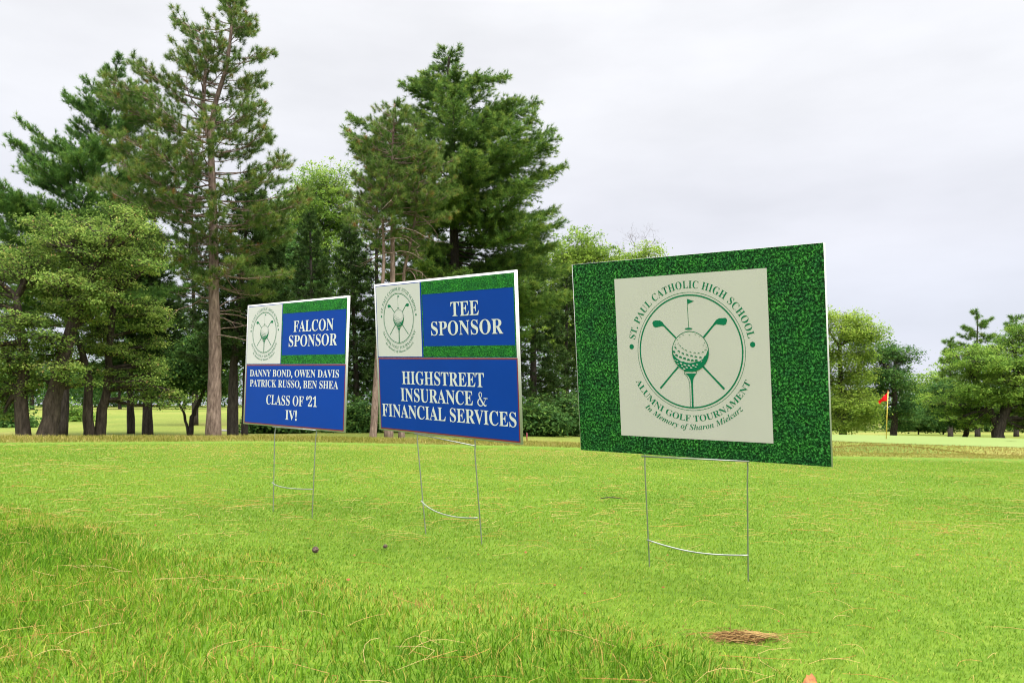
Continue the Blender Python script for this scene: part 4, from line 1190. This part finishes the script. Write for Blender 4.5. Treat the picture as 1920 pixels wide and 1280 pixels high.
# ------------------------------------------------------------------ small things on the tee
CONE = plain("pine_cone_scales", (0.12, 0.075, 0.06), 0.85, var=0.5, scale=220)
def pine_cone(px, py, size, seed, label):
    rng = np.random.default_rng(seed)
    p = on_tee(px, py); G = Geo()
    R_ = Matrix.Rotation(rng.uniform(0, 6), 3, 'Z') @ Matrix.Rotation(math.radians(78), 3, 'X')
    R_ = np.array(R_)
    core = [(0, 0, z) for z in np.linspace(-.5, .5, 6)]
    G.tube((np.array(core) * size) @ R_.T, np.array([.14, .28, .33, .3, .2, .06]) * size, 8)
    n = 54
    for i in range(n):
        f = i / n; z = -.46 + .92 * f; rad = .40 * math.sin(math.pi * (f * .86 + .12)) + .05
        a = i * 2.39996
        c = np.array([math.cos(a), math.sin(a), 0]); tn = np.array([-math.sin(a), math.cos(a), 0])
        b0 = np.array([0, 0, z]) + c * rad * .5; tip = np.array([0, 0, z + .09]) + c * (rad + .1)
        w_ = .11
        pts = [b0 - tn * w_ * .6, b0 + tn * w_ * .6, tip + tn * w_ - [0,0,.01], tip - tn * w_ - [0,0,.01], tip + c * .05 + [0,0,.05]]
        G.add((np.array(pts) * size) @ R_.T, [(2, 3, 4), (0, 3, 2), (0, 2, 1), (0, 1, 4), (1, 2, 4), (3, 0, 4)])
    o = G.build("pine_cone", CONE); o.location = Vector((p[0], p[1], p[2] + .010 + .36 * size))
    tag(o, label, "pine cone", "pine cones lying on the tee")
pine_cone(591, 1042, .015, 1, "larger brown pine cone on the tee grass, below the leftmost sign")
pine_cone(722, 1034, .0115, 2, "smaller pale pine cone on the tee grass, below the middle sign")

# matted clump of dead needles in front of the green sign
rng = np.random.default_rng(77)
c = on_tee(1385, 1203)
G = Geo(); n = 380
az = rng.normal(-0.08, 0.95, n)
P = np.stack([rng.normal(0, .022, n), rng.normal(0, .011, n), np.abs(rng.normal(.003, .004, n)) + .003], 1)
P[:, 2] *= np.exp(-(P[:, 0] / .06) ** 2)
P[:, 2] += .003
arcs(rng, P, rng.uniform(.02, .06, n), np.full(n, .00075), az, rng.normal(0, .8, n), rng.uniform(0, .006, n), rng.uniform(0, .75, n), G)
P2 = np.stack([rng.uniform(.01, .04, 26), rng.normal(0, .006, 26), np.full(26, .014)], 1)
arcs(rng, P2, rng.uniform(.05, .09, 26), np.full(26, .0007), rng.normal(-.12, .12, 26), rng.normal(0, .2, 26), rng.uniform(0, .004, 26), rng.uniform(.4, 1, 26), G)
P3 = np.stack([rng.normal(.01, .05, 46), rng.normal(0, .02, 46), np.full(46, .010)], 1)
arcs(rng, P3, rng.uniform(.03, .08, 46), np.full(46, .0005), rng.normal(0, 1.0, 46), rng.normal(0, .7, 46), rng.uniform(0, .008, 46), rng.uniform(.2, 1, 46), G)
st_ = [(-.012, .01, .012), (-.013, .012, .035), (-.012, .014, .052)]
G.tube(st_, .0004, 4)
o = G.build("needle_clump", leaf_mat("dead_needles", [(0, (0.075, 0.036, 0.014)), (.5, (0.20, 0.115, 0.04)), (1, (0.37, 0.26, 0.10))], .1), use_tint=True)
o.location = Vector([float(v) for v in c]); o.scale = (.82, .82, .82); tag(o, "matted clump of brown dead pine needles on the grass in front of the green sign", "needle clump")

# bark chip at the bottom edge and a twig on the tee
c = on_tee(1515, 1312); rng = np.random.default_rng(5)
G = Geo(); a = np.arange(14) * 2 * math.pi / 14
rim = np.stack([.014 * np.cos(a) * rng.uniform(.75, 1.2, 14), .015 * np.sin(a) * rng.uniform(.7, 1.2, 14), .018 + .012 * np.sin(a * 2) + .006 * rng.standard_normal(14)], 1)
inn = rim * [.5, .5, 1] + [0, 0, .008]
low_ = rim - [0, 0, .004]
G.add(np.vstack([low_, rim, inn, [[0, 0, .020]]]), [(28 + i, 28 + (i + 1) % 14, 42) for i in range(14)], [(i, (i + 1) % 14, 14 + (i + 1) % 14, 14 + i) for i in range(14)] + [(14 + i, 14 + (i + 1) % 14, 28 + (i + 1) % 14, 28 + i) for i in range(14)])
o = G.build("dead_leaf", plain("orange_dead_leaf", (0.25, 0.085, 0.016), .7, var=.8, scale=120)); o.location = Vector([float(v) for v in c])
tag(o, "curled orange dead leaf at the bottom edge right of the needle clump", "leaf")
c = on_tee(1146, 942); G = Geo()
G.tube([(-.045, 0, .018), (-.015, .003, .022), (.02, -.002, .021), (.045, .001, .017)], [.0018, .0024, .0022, .0012], 6)
G.tube([(.0, .001, .022), (.016, .012, .027)], [.0012, .0006], 5)
o = G.build("twig", BARK_GREY); o.location = Vector([float(v) for v in c]); tag(o, "small grey twig lying on the tee left of the green sign's stake", "twig")
